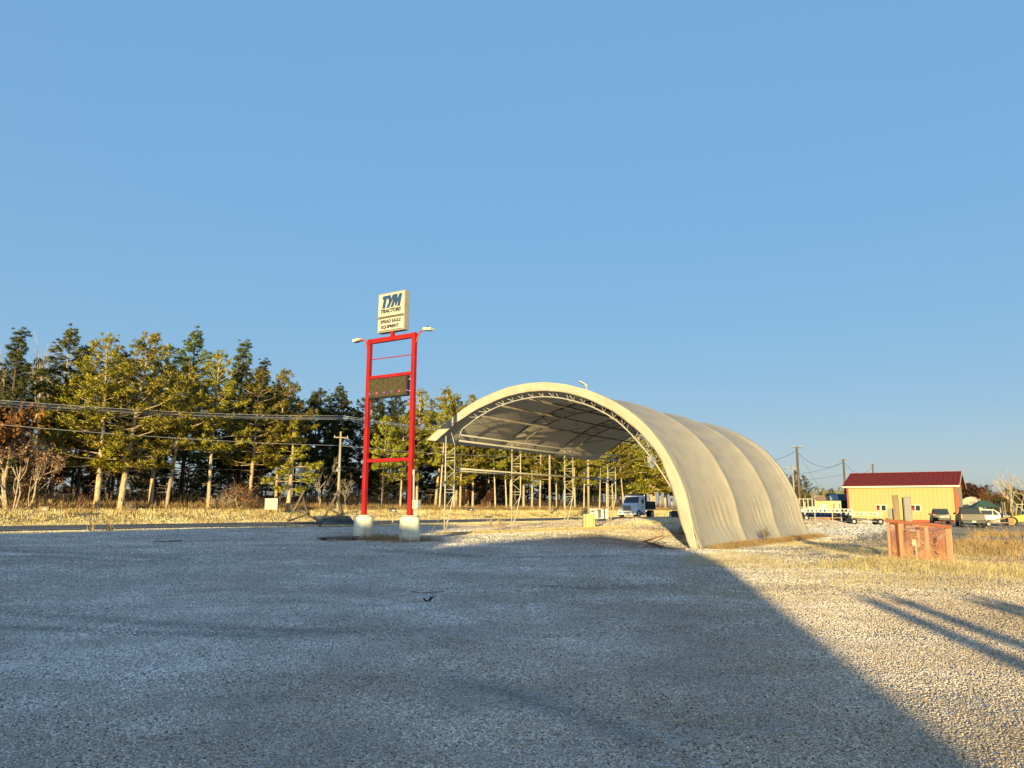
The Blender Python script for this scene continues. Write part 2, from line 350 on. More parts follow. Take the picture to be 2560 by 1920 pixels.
M['grass2'] = leafmat('dry_yard_grass', (0.50, 0.39, 0.17), (0.76, 0.62, 0.31), 0.1, 0.2, 1.0, 0.0)
M['grassd'] = leafmat('rust_weeds', (0.26, 0.165, 0.07), (0.46, 0.32, 0.15), 0.1, 0.2, 1.0, 0.0)
M['twig'] = mat('twigs', (0.30, 0.22, 0.15), 0.85, var=0.3, scale=4.0, c2=(0.45, 0.36, 0.27))

def track_mat():
    m, t, b, N, L = nodes('pressed_soil')
    b.inputs['Roughness'].default_value = 0.95; b.inputs['Specular IOR Level'].default_value = 0.1
    ge = N('ShaderNodeNewGeometry'); no = N('ShaderNodeTexNoise'); no.inputs['Scale'].default_value = 7.0; no.inputs['Detail'].default_value = 6; L(ge.outputs['Position'], no.inputs[0])
    rp = N('ShaderNodeValToRGB'); e = rp.color_ramp.elements; e[0].position = .3; e[0].color = (.17, .15, .125, 1); e[1].position = .75; e[1].color = (.30, .27, .23, 1); L(no.outputs[0], rp.inputs[0]); L(rp.outputs[0], b.inputs['Base Color'])
    at_ = N('ShaderNodeAttribute'); at_.attribute_name = 'cover'; n2 = N('ShaderNodeTexNoise'); n2.inputs['Scale'].default_value = 2.6; n2.inputs['Detail'].default_value = 6; n2.inputs['Roughness'].default_value = .7; L(ge.outputs['Position'], n2.inputs[0])
    ad = N('ShaderNodeMath'); ad.operation = 'ADD'; L(at_.outputs['Fac'], ad.inputs[0]); L(n2.outputs[0], ad.inputs[1])
    mr = N('ShaderNodeMapRange'); mr.inputs[1].default_value = .70; mr.inputs[2].default_value = 1.35; mr.inputs[4].default_value = .34; L(ad.outputs[0], mr.inputs[0]); L(mr.outputs[0], b.inputs['Alpha'])
    return m
def fabric_mat():
    m, t, b, N, L = nodes('shelter_fabric')
    b.inputs['Roughness'].default_value = 0.55; b.inputs['Specular IOR Level'].default_value = 0.3
    tc = N('ShaderNodeTexCoord'); no = N('ShaderNodeTexNoise'); no.inputs['Scale'].default_value = 0.9; no.inputs['Detail'].default_value = 7; no.inputs['Roughness'].default_value = 0.7; L(tc.outputs['Object'], no.inputs[0])
    rp = N('ShaderNodeValToRGB'); e = rp.color_ramp.elements; e[0].position = 0.3; e[0].color = (0.53, 0.465, 0.36, 1); e[1].position = 0.65; e[1].color = (0.66, 0.59, 0.465, 1); L(no.outputs[0], rp.inputs[0])
    L(rp.outputs[0], b.inputs['Base Color'])
    tr = N('ShaderNodeBsdfTranslucent'); tr.inputs[0].default_value = (0.55, 0.50, 0.40, 1)
    mx = N('ShaderNodeMixShader'); mx.inputs[0].default_value = 0.36; L(b.outputs[0], mx.inputs[1]); L(tr.outputs[0], mx.inputs[2]); L(mx.outputs[0], t.nodes['Material Output'].inputs[0])
    mp = N('ShaderNodeMapping'); mp.inputs['Scale'].default_value = (0.7, 2.2, 2.2); L(tc.outputs['Object'], mp.inputs[0])
    n2 = N('ShaderNodeTexNoise'); n2.inputs['Scale'].default_value = 2.2; n2.inputs['Detail'].default_value = 3; L(mp.outputs[0], n2.inputs[0])
    bp = N('ShaderNodeBump'); bp.inputs['Strength'].default_value = 0.22; bp.inputs['Distance'].default_value = 0.05; L(n2.outputs[0], bp.inputs['Height']); L(bp.outputs[0], b.inputs['Normal'])
    return m
M['fabric'] = fabric_mat()
M['track'] = track_mat()

# ------------------------------------------------------------------ the setting: ground, road
def spaced(lo, hi, near_lo, near_hi, step, grow):
    v = [near_lo]
    while v[-1] < near_hi: v.append(v[-1] + step)
    d = step; x = v[-1]
    while x < hi: d *= grow; x += d; v.append(x)
    d = step; x = near_lo; L_ = []
    while x > lo: d *= grow; x -= d; L_.append(x)
    return np.array(L_[::-1] + v)
ga = spaced(-900, 4000, -20, 110, 1.0, 1.12); gb = spaced(-2500, 2500, -20, 76, 0.75, 1.12)
A_, B_ = np.meshgrid(ga, gb, indexing='ij')
Z_ = gab(A_, B_)
X_ = A_ * DX + B_ * NX; Y_ = A_ * DY + B_ * NY
na, nb = A_.shape
V = np.stack([X_, Y_, Z_], -1).reshape(-1, 3)
idx = np.arange(na * nb).reshape(na, nb)
F = np.stack([idx[:-1, :-1], idx[1:, :-1], idx[1:, 1:], idx[:-1, 1:]], -1).reshape(-1, 4)
me = bpy.data.meshes.new('ground'); me.from_pydata(V.tolist(), [], F.tolist()); me.polygons.foreach_set('use_smooth', [True] * len(me.polygons)); me.update()
tag(mobj('ground', me, M['ground']), kind='structure')

def strip(name, b0, b1, dz, m, parent=None, a0=-300, a1=900, dash=None):
    mb = MB(); aa = list(np.arange(a0, a1, 4.0)) + [a1]
    def off(a): return 0.0012 * max(0.0, a - 55) ** 2 if a < 140 else 0.0012 * 85 ** 2 + 0.204 * (a - 140)
    for i in range(len(aa) - 1):
        if dash and (i % 3): continue
        q = []
        for (a, b) in ((aa[i], b0), (aa[i + 1], b0), (aa[i + 1], b1), (aa[i], b1)):
            x, y = AB(a, min(b + off(a), b + 3.2)); q.append((x, y, 0.30 + dz))
        mb.add(q, [(0, 1, 2, 3)])
    return mb.build(name, m, parent)
road = tag(strip('road', 44.5, 55.2, 0.045, M['asphalt']), kind='structure')
strip('edge_line', 45.9, 46.2, 0.052, M['white_paint'], road)
strip('edge_line', 53.6, 53.9, 0.052, M['white_paint'], road)
strip('centre_line', 49.75, 49.88, 0.052, M['yellow_paint'], road)
strip('centre_line', 50.02, 50.15, 0.052, M['yellow_paint'], road)

# ------------------------------------------------------------------ the fabric shelter
A0, BAY, BC = 31.17, 6.21, 18.5
sx, sy = AB(A0, BC)
tent = thing('hoop_shelter', 'big white fabric hoop shelter on steel trusses, open on its left side', 'shelter', (sx, sy, 0), ROTD)
OUT = [(11.29, -0.02), (11.38, 0.5), (11.52, 1.2), (11.66, 1.9), (11.76, 2.38), (12.09, 3.17), (12.42, 3.83), (12.79, 4.42), (13.30, 5.06), (13.88, 5.62), (14.5, 6.08), (15.2, 6.50), (16.22, 6.97), (17.4, 7.34), (18.57, 7.54), (19.5, 7.57), (20.6, 7.47), (21.6, 7.24), (22.57, 6.92), (23.3, 6.60), (24.0, 6.20), (24.6, 5.82), (25.15, 5.46), (25.72, 5.10)]
def resample(pts, n):
    P = np.array(pts, float); d = np.r_[0, np.cumsum(np.linalg.norm(np.diff(P, axis=0), axis=1))]
    t = np.linspace(0, d[-1], n)
    return np.stack([np.interp(t, d, P[:, 0]), np.interp(t, d, P[:, 1])], 1)
def smoothp(P, k=2, it=2):
    P = P.copy()
    for _ in range(it): P[1:-1] = 0.25 * P[:-2] + 0.5 * P[1:-1] + 0.25 * P[2:]
    return P
NP_ = 130
prof = smoothp(resample(OUT, NP_), it=3); prof[:, 0] -= BC
tang = np.gradient(prof, axis=0); tang /= np.linalg.norm(tang, axis=1, keepdims=True)
nrm = np.stack([-tang[:, 1], tang[:, 0]], 1)            # points outward
s_ = np.linspace(0, 1, NP_)
ts = np.linspace(-0.06, 3.02, 150) * BAY
V = []; r2 = np.random.default_rng(3)
for x in ts:
    u = (x / BAY) % 1.0 if 0 <= x < 3 * BAY else 0.0
    k = int(max(0, min(2, x // BAY)))
    sag = (math.sin(math.pi * u) ** 0.5) if u > 0 else 0.0
    fade = np.clip(s_ / 0.05, 0, 1) * np.clip((1 - s_) / 0.03, 0.25, 1)
    amp = (0.36 * sag) * fade * (0.75 + 0.25 * np.sin(3 * s_ * math.pi))
    # long drag folds fanning down from each hoop
    fold = 0.040 * sag * np.sin(95 * s_ + 2.6 * math.sin(3.3 * u + k) + 5 * u * (1.0 - 1.6 * s_) + k * 1.7) * np.exp(-((s_ - 0.30) / 0.16) ** 2) * (0.45 + 0.9 * (k == 1))
    fold += 0.030 * sag * np.sin(60 * u + 26 * s_ + k) * np.exp(-((s_ - 0.075) / 0.045) ** 2) * math.exp(-((u - 0.72) / 0.2) ** 2)
    seam = 0.035 * np.exp(-((s_ - 0.185) / 0.004) ** 2)
    ridge = 0.07 * math.exp(-((x - 0.42) / 0.07) ** 2) - 0.05 * math.exp(-((x - 0.20) / 0.12) ** 2) + 0.07 * math.exp(-((x - 3 * BAY + 0.42) / 0.07) ** 2)
    off = -amp + fold - seam * sag + ridge * fade
    y = prof[:, 0] + nrm[:, 0] * off; z = prof[:, 1] + nrm[:, 1] * off
    flare = 0.10 * math.exp(-((u - 0.0) / 0.06) ** 2) + 0.10 * math.exp(-((u - 1.0) / 0.06) ** 2)
    y = y - flare * np.exp(-(s_ / 0.03) ** 2) * 1.2
    V.append(np.stack([np.full(NP_, x), y, z], 1))
V = np.array(V); n1, n2 = V.shape[:2]
idx = np.arange(n1 * n2).reshape(n1, n2)
F = np.stack([idx[:-1, :-1], idx[:-1, 1:], idx[1:, 1:], idx[1:, :-1]], -1).reshape(-1, 4)
me = bpy.data.meshes.new('fabric_cover'); me.from_pydata(V.reshape(-1, 3).tolist(), [], F.tolist()); me.polygons.foreach_set('use_smooth', [True] * len(me.polygons)); me.update()
cover = mobj('fabric_cover', me, M['fabric'], tent)
md = cover.modifiers.new('thick', 'SOLIDIFY'); md.thickness = 0.006
# front flap: the fabric band laced round the first hoop
CAPI = [(11.62, 0.02), (11.85, 0.7), (12.08, 1.34), (12.27, 2.30), (12.79, 3.72), (13.3, 4.45), (13.88, 5.05), (15.02, 5.93), (16.22, 6.55), (17.48, 6.97), (18.57, 7.13), (19.7, 7.14), (20.87, 6.99), (22.56, 6.49), (23.81, 5.88), (24.84, 5.20), (25.1, 5.03)]
ci = smoothp(resample(CAPI, NP_), it=4); ci[:, 0] -= BC
rows = 6; V = []
for j in range(rows):
    t = j / (rows - 1)
    P = prof * (1 - t) + ci * t
    xo = -0.06 * BAY - 0.02 + 0.03 * t + 0.018 * np.sin(s_ * 150 + 3 * np.sin(s_ * 31)) * t + 0.02 * np.sin(s_ * 47) * math.sin(math.pi * t)
    V.append(np.stack([xo, P[:, 0], P[:, 1]], 1))
V = np.array(V); idx = np.arange(rows * NP_).reshape(rows, NP_)
F = np.stack([idx[:-1, :-1], idx[:-1, 1:], idx[1:, 1:], idx[1:, :-1]], -1).reshape(-1, 4)
me = bpy.data.meshes.new('front_flap'); me.from_pydata(V.reshape(-1, 3).tolist(), [], F.tolist()); me.polygons.foreach_set('use_smooth', [True] * len(me.polygons)); me.update()
flap = mobj('front_flap', me, M['fabric'], tent); flap.modifiers.new('thick', 'SOLIDIFY').thickness = 0.012
# trusses: outer chord, inner chord, web bars, and the tall lattice leg on the left
outc = smoothp(resample([(p[0] + (0.10 if p[0] < BC else 0), p[1] - (0.0 if p[1] < 3 else 0.09)) for p in OUT if p[0] < 24.7], 60), it=3); outc[:, 0] -= BC
INC = [(11.60, 0.05), (11.98, 1.01), (12.38, 2.34), (13.16, 3.54), (13.89, 4.43), (14.5, 5.1), (15.22, 5.72), (16.43, 6.35), (17.91, 6.80), (19.13, 6.95), (20.39, 6.85), (21.5, 6.62), (22.46, 6.28), (23.66, 5.62)]
inc = smoothp(resample(INC, 60), it=3); inc[:, 0] -= BC
LO, LI = 24.72 - BC, 24.12 - BC
def truss(k):
    x = k * BAY + (0.02 if k == 0 else 0)
    m = M['galv'] if k == 0 else M['rusty']
    def P(q): return (x, float(q[0]), float(q[1]))
    t = MB().tube([P(q) for q in outc], 0.038, 8).build('truss', m, tent, True)
    MB().tube([P(q) for q in inc] + [(x, LI, 4.74)], 0.034, 8).build('inner_chord', m, t, True)
    zf = 0.30
    MB().tube([(x, LO, zf), (x, LO, 5.30)], 0.034, 8).build('leg', M['dockwhite'], t, True)
    MB().tube([(x, LO - 0.05, zf), (x, LI, 2.42), (x, LI, 4.74)], 0.034, 8).build('leg', M['dockwhite'], t, True)
    MB().tube([(x, LI, 4.74), (x, LO - 0.35, 5.45)], 0.020, 6).build('web_bar', M['dockwhite'], t, True)
    MB().box((x, LO - 0.02, zf - 0.02), (0.30, 0.26, 0.04)).build('foot_plate', M['galv'], t)
    zz = [2.62, 3.05, 3.48, 3.91]; left = True
    for i in range(3):
        p, q = ((x, LO, zz[i]), (x, LI, zz[i + 1])) if i % 2 else ((x, LI, zz[i]), (x, LO, zz[i + 1]))
        MB().tube([p, q], 0.016, 6).build('web_bar', M['dockwhite'], t, True)
    for z in (2.40, 2.56, 4.02, 4.18):
        MB().tube([(x, LO, z), (x, LI, z)], 0.016, 6).build('web_bar', M['dockwhite'], t, True)
    MB().tube([(x, LO, 4.25), (x, LI, 4.70)], 0.016, 6).build('web_bar', M['dockwhite'], t, True)
    MB().tube([(x, LI, 2.32), (x, LO, 1.55)], 0.016, 6).build('web_bar', M['dockwhite'], t, True)
    MB().tube([(x, LO, 0.75), (x, LI + 0.30, 1.15)], 0.016, 6).build('web_bar', M['dockwhite'], t, True)
    n = 28
    oi = resample(outc, 2 * n + 1); ii = resample(inc, 2 * n + 1)
    for i in range(2, n - 1):
        c = ii[2 * i]
        for j in (2 * i - 1, 2 * i + 1):
            if i % 7 == 3: c = ii[j]
            MB().tube([P(c), P(oi[j])], 0.015, 5).build('web_bar', m, t, True)
for k in range(4): truss(k)
def purlin(q, r, m, k0=0.0, k1=3.0, dz=0.0):
    return MB().tube([(k0 * BAY, q[0] - BC, q[1]), (k1 * BAY, q[0] - BC, q[1] + dz)], r, 8).build('purlin', m, tent, True)
purlin((24.12 - 0.07, 3.62), 0.045, M['dockwhite']); purlin((24.05, 3.50), 0.03, M['galv'], 0.0, 1.0)
purlin((23.88, 5.02), 0.05, M['galv']); purlin((23.72, 5.30), 0.04, M['galv'])
for q in [(22.4, 6.18), (21.2, 6.62), (19.6, 6.86), (17.4, 6.60), (15.3, 5.66), (13.8, 4.25)]: purlin(q, 0.05, M['rusty'])
def brace(k0, q0, k1, q1): MB().tube([(k0 * BAY, q0[0] - BC, q0[1]), (k1 * BAY, q1[0] - BC, q1[1])], 0.012, 5).build('brace_cable', M['cable'], tent)
for k in range(3):
    for (q0, q1) in [((23.7, 5.75), (20.5, 6.95)), ((20.5, 6.95), (17.0, 6.7)), ((17.0, 6.7), (14.2, 4.9))]:
        brace(k, q0, k + 1, q1); brace(k, q1, k + 1, q0)
sill = MB().bar((-0.5, 24.95 - BC, 0.34), (3 * BAY + 0.5, 24.6 - BC, 0.34), 0.10, 0.08).build('base_sill', M['dockwhite'], tent)
# torn plastic caught on the front truss
mb = MB(); rt = random.Random(4); pts = []
for i in range(7):
    for j in range(5):
        pts.append((-0.1 + rt.uniform(-.08, .08), 13.15 - BC + 0.07 * j + 0.04 * i * 0.5 - rt.uniform(0, .06), 3.85 - 0.09 * i + 0.05 * j + rt.uniform(-.05, .05)))
mb.add(pts, [(i * 5 + j, i * 5 + j + 1, (i + 1) * 5 + j + 1, (i + 1) * 5 + j) for i in range(6) for j in range(4) if rt.random() < .85])
mb.build('torn_lining', M['tarp'], tent, True)

# ------------------------------------------------------------------ the roadside sign
qx, qy = AB(24.32, 22.33)
sign = thing('pylon_sign', 'tall red twin-post dealer sign with cream cabinet and dark message board', 'sign', (qx, qy, 0.30), ROTD)
# local: x away from the camera, y to the left post, z up from the ground (0.30)
def SP(b, z): return (b - 22.33, z - 0.30)
for b in (23.66, 21.08):
    y = b - 22.33
    base = MB().lathe([(0.425, -0.15), (0.425, 0.10), (0.415, 0.55), (0.40, 0.90), (0.38, 0.94), (0.385, 0.97), (0.35, 1.0), (0.10, 1.02)], 28, (0, y, 0)).build('concrete_base', M['concrete'], sign, True, 0.012)
    MB().lathe([(0.39, 0.945), (0.398, 0.95), (0.398, 0.972), (0.39, 0.977)], 28, (0, y, 0)).build('steel_band', M['rusty'], base)
    MB().box((0, y, (8.98 - 0.30 + 0.95) / 2), (0.18, 0.18, 8.98 - 0.30 - 0.95)).build('post', M['red'], sign, bevel=0.012)
def beam(z, h, dpt=0.2): return MB().box((0, 0, z - 0.30), (dpt, 2.58 - 0.18, h)).build('crossbeam', M['red'], sign, bevel=0.01)
beam(8.87, 0.20, 0.175); beam(7.24, 0.14, 0.15); beam(3.61, 0.15, 0.15)
MB().tube([(0, -1.21, 8.04 - .3), (0, 1.21, 8.06 - .3)], 0.022, 6).build('tie_rod', M['red'], sign)
MB().box((0, 0.0, 9.09 - .3), (0.12, 0.16, 0.24)).build('neck', M['red'], sign); MB().box((0, 0.0, 9.18 - .3), (0.2, 0.42, 0.03)).build('mount_plate', M['red'], sign)
cab = MB().box((0.03, 0.02, 10.05 - .3), (0.30, 1.55, 1.76)).build('sign_cabinet', M['cabinet'], sign, bevel=0.015)
FX = -0.122                                              # front of the cabinet frame
MB().box((FX - 0.006, 0.02, 10.38 - .3), (0.02, 1.46, 0.98)).build('sign_face', M['cream'], cab)
MB().box((FX - 0.006, 0.02, 9.50 - .3), (0.02, 1.46, 0.56)).build('sign_face', M['cream'], cab)
MB().bar((FX - 0.012, -0.70, 9.855 - .3), (FX - 0.012, 0.72, 9.855 - .3), 0.02, 0.022).build('face_divider', M['bronze'], cab)
MB().bar((FX - 0.012, -0.73, 9.80 - .3), (FX - 0.012, 0.75, 9.80 - .3), 0.03, 0.038).build('face_divider', M['bronze'], cab)
MB().bar((FX - 0.012, -0.66, 9.235 - .3), (FX - 0.012, 0.70, 9.235 - .3), 0.02, 0.022).build('face_divider', M['bronze'], cab)
def place_text(me, y, z, sxx=1.0):
    # text x -> local -y (reads left to right from the camera), text y -> z
    T = Matrix(((0, 0, -1, FX - 0.018), (-sxx, 0, 0, y), (0, 1, 0, z), (0, 0, 0, 1)))
    me.transform(T); return me
hh, wsc, sh = 0.56, 0.72, 0.22
logo = [[(0, 1), (.46, 1), (.46, .72), (.35, .72), (.35, 0), (.12, 0), (.12, .72), (0, .72)],
        [(.42, 1), (.64, 1), (.71, .66), (.78, 1), (1.0, 1), (.80, .42), (.68, 0), (.44, 0), (.57, .42)],
        [(.80, 0), (.96, 1), (1.18, 1), (1.23, .60), (1.32, 1), (1.55, 1), (1.55, 0), (1.34, 0), (1.34, .50), (1.25, .06), (1.14, .06), (1.07, .50), (1.02, 0)]]
for g in logo:
    mb = MB(); mb.prism([(0.62 - (x * wsc + z * sh * hh), 10.24 - .3 + z * hh) for (x, z) in g], FX - 0.026, FX - 0.014, 'x'); mb.build('logo_letter', M['navy'], cab)
mobj('lettering', place_text(text_mesh('TRACTORS', 0.225, 0.25, 0.012), 0.05, 10.10 - .3, 1.02), M['black_print'], cab)
mobj('lettering', place_text(text_mesh('SPREAD EAGLE', 0.205, 0, 0.008), 0.02, 9.63 - .3, 0.86), M['black_print'], cab)
mobj('lettering', place_text(text_mesh('EQUIPMENT', 0.205, 0, 0.008), 0.05, 9.39 - .3, 0.90), M['black_print'], cab)
led = MB().box((-0.02, 0.09, 6.72 - .3), (0.20, 2.20, 0.86)).build('message_board', M['black'], sign, bevel=0.01)
MB().box((-0.125, 0.11, 6.735 - .3), (0.015, 2.12, 0.79)).build('led_screen', M['led'], led)
for i in range(6):
    MB().lathe([(0.0, 0), (0.045, 0), (0.045, -0.012), (0.0, -0.012)], 14, (-0.134, 1.12 - i * 0.43, 6.505 - .3), 'x').build('led_dot', M['pink' if i in (1, 4) else 'purple'], led)
for z in (7.0, 6.5): MB().tube([(0, -1.18, z - .3), (0, -0.98, z - .3)], 0.025, 6).build('bracket', M['galv'], sign)
for s in (1, -1):
    y0 = 1.33 * s + (0.0)
    pts = [(-0.05, s * 1.29, 8.55 - .3), (-0.05, s * 1.42, 8.55 - .3), (-0.05, s * 1.45, 8.72 - .3), (-0.05, s * 1.53, 8.90 - .3), (-0.05, s * 1.66, 8.99 - .3), (-0.05, s * 1.84, 9.01 - .3)]
    arm = MB().tube(pts, 0.035, 8).build('lamp_arm', M['redtrim'], sign, True)
    MB().box((-0.05, s * 2.05, 9.02 - .3), (0.30, 0.42, 0.13), rx=-0.12 * s).build('lamp_head', M['lamp_metal'], arm, bevel=0.03)
    MB().lathe([(0.03, 0), (0.04, 0.02), (0.04, 0.06), (0.02, 0.08)], 10, (-0.05, s * 2.0, 9.09 - .3)).build('photocell', M['black'], arm)
eb = MB().box((-0.02, -1.60, 1.76 - .3), (0.20, 0.30, 0.36)).build('electrical_box', M['grey_box'], sign, bevel=0.012)
MB().tube([(-0.02, -1.45, 1.94 - .3), (-0.02, -1.42, 3.0 - .3)], 0.035, 8).build('conduit', M['pvc'], eb)
MB().lathe([(0.05, 0), (0.05, 0.16), (0.03, 0.2)], 10, (-0.02, -1.415, 2.98 - .3)).build('conduit_head', M['pvc'], eb)
for dy in (-1.64, -1.57, -1.50): MB().tube([(-0.02, dy, 1.0), (-0.02, dy, 1.59 - .3)], 0.016, 6).build('conduit', M['pvc'], eb)

# ------------------------------------------------------------------ wheel tracks pressed into the gravel
TRACKS = []
def tyre_track(pts, wd):
    P = np.array(pts, float); t = np.linspace(0, 1, len(P)); tt = np.linspace(0, 1, 40)
    c = np.stack([np.interp(tt, t, P[:, 0]), np.interp(tt, t, P[:, 1])], 1)
    for _ in range(6): c[1:-1] = .25 * c[:-2] + .5 * c[1:-1] + .25 * c[2:]
    TRACKS.append((c, wd)); d = np.gradient(c, axis=0); d /= np.linalg.norm(d, axis=1, keepdims=True); n = np.stack([-d[:, 1], d[:, 0]], 1)
    V = []; cov = []
    for i in range(len(c)):
        for s in (-1, -.5, 0, .5, 1):
            q = c[i] + n[i] * wd * s; V.append((q[0], q[1], gz(q[0], q[1]) + .006)); cov.append((1 - abs(s)) * .75 * min(1, 6 * tt[i], 6 * (1 - tt[i])))
    F_ = [(i * 5 + j, i * 5 + j + 1, (i + 1) * 5 + j + 1, (i + 1) * 5 + j) for i in range(len(c) - 1) for j in range(4)]
    me = bpy.data.meshes.new('tyre_track'); me.from_pydata(V, [], F_); a_ = me.attributes.new('cover', 'FLOAT', 'POINT'); a_.data.foreach_set('value', cov)
    return tag(mobj('tyre_track', me, M['track']), kind='structure')
tyre_track([(-20, 25.0), (-15.5, 23.6), (-12.2, 22.0), (-9.5, 21.4), (-7.5, 21.6)], 1.1); tyre_track([(-19.5, 22.8), (-13.5, 20.9), (-10.5, 20.2), (-8.0, 20.4)], .7)
tyre_track([(-9.6, 12.9), (-6.5, 11.7), (-4.2, 10.8), (-2.6, 10.4), (-.8, 10.5)], .55); tyre_track([(-9.5, 11.0), (-6.8, 10.7), (-4.6, 10.2), (-2.4, 10.0)], .4)
tyre_track([(-.9, 8.1), (-.2, 7.3), (.35, 6.6), (.75, 6.0), (1.1, 5.2)], .34); tyre_track([(.4, 16.9), (1.6, 16.2), (3.2, 16.7)], .7)
tyre_track([(-6, 27), (0, 26), (5, 28)], 1.1)

# ------------------------------------------------------------------ trees
def rand_rot(n, r):
    q = r.normal(size=(n, 4)); q /= np.linalg.norm(q, axis=1, keepdims=True); a, b, c, d = q.T
    return np.stack([np.stack([1 - 2 * (c * c + d * d), 2 * (b * c - a * d), 2 * (b * d + a * c)], -1), np.stack([2 * (b * c + a * d), 1 - 2 * (b * b + d * d), 2 * (c * d - a * b)], -1), np.stack([2 * (b * d - a * c), 2 * (c * d + a * b), 1 - 2 * (b * b + c * c)], -1)], 1)
def tuft(n, r, wd=0.16, flat=1.0):                      # a ball of needles, radius about 1
    d = r.normal(size=(n, 3)); d[:, 2] = d[:, 2] * flat + 0.35; d /= np.linalg.norm(d, axis=1, keepdims=True)
    L_ = r.uniform(0.65, 1.1, (n, 1)); base = d * r.uniform(0.0, 0.35, (n, 1))
    s = np.cross(d, r.normal(size=(n, 3))); s /= np.linalg.norm(s, axis=1, keepdims=True) + 1e-9
    T = np.stack([base - s * wd, base + s * wd, d * L_], 1)
    return T
def bake(pos, scale, r, tmpl, centre=None, nblend=0.88):
    n = len(pos); k = r.integers(0, len(tmpl), n); T = np.array(tmpl)[k]           # (n,t,3,3)
    yaw = r.uniform(0, 2 * math.pi, n); c, s = np.cos(yaw), np.sin(yaw); Z = np.zeros(n); O = np.ones(n)
    Rm = np.stack([np.stack([c, -s, Z], -1), np.stack([s, c, Z], -1), np.stack([Z, Z, O], -1)], 1)
    T = np.einsum('nij,ntvj->ntvi', Rm, T) * np.asarray(scale)[:, None, None, None]
    V = T + np.asarray(pos)[:, None, None, :]
    out = T / (np.linalg.norm(T, axis=-1, keepdims=True) + 1e-6)
    fn = np.cross(T[:, :, 1] - T[:, :, 0], T[:, :, 2] - T[:, :, 0]); fn /= np.linalg.norm(fn, axis=-1, keepdims=True) + 1e-9
    sgn = np.sign(np.einsum('nti,nti->nt', fn, out[:, :, 2])); sgn[sgn == 0] = 1; fn = (fn * sgn[..., None])[:, :, None, :]
    N_ = nblend * out + (1 - nblend) * fn
    return V.reshape(-1, 3, 3), np.broadcast_to(N_, V.shape).reshape(-1, 3, 3)
def pine_mesh(seed, H, cb, spread, puff=0.39, dens=1.0, style='red', trunk_r=0.17, lean=0.0, needles=28):
    r = np.random.default_rng(seed); tb = MB(); br = MB()
    ph = r.uniform(0, 6.28); lx, ly = lean * math.cos(ph), lean * math.sin(ph)
    if lean: lx, ly = lean, 0.15 * lean
    def axis(z):
        t = z / H; return np.array([lx * t ** 1.3 + 0.12 * math.sin(3 * t + ph), ly * t + 0.12 * math.cos(2.6 * t + ph), z])
    hs = np.linspace(-0.3, H * 0.97, 12)
    tb.tube([axis(max(h, 0)) - np.array([0, 0, 0.3 if h < 0 else 0]) for h in hs], [trunk_r * (1.25 if h <= 0 else 1) * (1 - 0.85 * max(h, 0) / H) + 0.012 for h in hs], 9)
    pos = []; scl = []
    z = cb * H
    while z < H * 0.985:
        t = (z - cb * H) / (H * (1 - cb))
        if style == 'red': L_ = spread * (0.62 + 0.55 * math.sin(min(1, t * 1.15 + 0.18) * math.pi * 0.95)) * (1 - t ** 3) + 0.25
        elif style == 'white': L_ = spread * (1.05 - t) ** 0.8 * (0.75 + 0.35 * math.sin(t * 9 + seed)) + 0.3
        else: L_ = spread * (1.02 - t ** 1.5) * (0.7 + 0.3 * math.sin(t * 7 + seed)) + 0.2
        nb_ = int(r.integers(3, 6))
        a0 = r.uniform(0, 6.28)
        for i in range(nb_):
            if r.random() > 0.92: continue
            an = a0 + i * 6.283 / nb_ + r.uniform(-.35, .35); l = L_ * r.uniform(0.55, 1.15)
            up = (-0.12 + 0.75 * t) if style == 'red' else (0.15 + 0.55 * t if style == 'white' else 0.0 + 0.4 * t)
            up += r.uniform(-.12, .18); p0 = axis(z); d = np.array([math.cos(an), math.sin(an), up])
            bend = 0.22 if style != 'drooping' else -0.12
            pt = lambda f: p0 + d * l * f + np.array([0, 0, bend * l * f * f])
            rb = 0.018 + 0.012 * l
            br.tube([pt(0), pt(0.5), pt(1)], [rb, rb * 0.7, 0.008], 4, False)
            n = max(3, int(l * (6.2 if style == 'red' else 6.8) * dens))
            for j in range(n):
                f = r.uniform(0.38, 1.0) ** 0.7; q = pt(f); w_ = 0.26 * l * (1.05 - f * 0.55)
                q = q + np.array([r.normal() * w_ * 0.65, r.normal() * w_ * 0.65, abs(r.normal()) * 0.15 + r.normal() * 0.08])
                pos.append(q); scl.append(puff * r.uniform(0.7, 1.25) * (1 - 0.3 * t))
        z += r.uniform(0.38, 0.72) * (1.0 if style != 'white' else 0.9)
    for i in range(int(6 * dens) + 3):
        pos.append(axis(H * 0.97) + r.normal(size=3) * [0.18, 0.18, 0.3]); scl.append(puff * 0.8)
    # dead twigs on the bare trunk
    for i in range(int(10 + 14 * cb)):
        z = r.uniform(0.12, max(cb, 0.2)) * H; an = r.uniform(0, 6.28); p = axis(z); l = r.uniform(0.3, 1.5)
        br.tube([p, p + np.array([math.cos(an) * l * 0.6, math.sin(an) * l * 0.6, r.uniform(-.1, .25)]), p + np.array([math.cos(an) * l, math.sin(an) * l, r.uniform(-.35, .3)])], [0.014, 0.01, 0.004], 3, False)
    tm = [tuft(needles, r, 0.085 if style == 'red' else 0.075, 1.0 if style == 'red' else 0.6) for _ in range(5)]
    V, N_ = bake(np.array(pos), np.array(scl), r, tm)
    crown = tri_mesh('crown', V, N_)
    def mk(mb, nm):
        me = bpy.data.meshes.new(nm); me.from_pydata(mb.v, [], mb.f); me.polygons.foreach_set('use_smooth', [True] * len(me.polygons)); me.update(); return me
    return mk(tb, 'trunk'), mk(br, 'branches'), crown
PINES = {}
def pine_kind(key, *a, **k): PINES[key] = (pine_mesh(*a, **k), a[1])
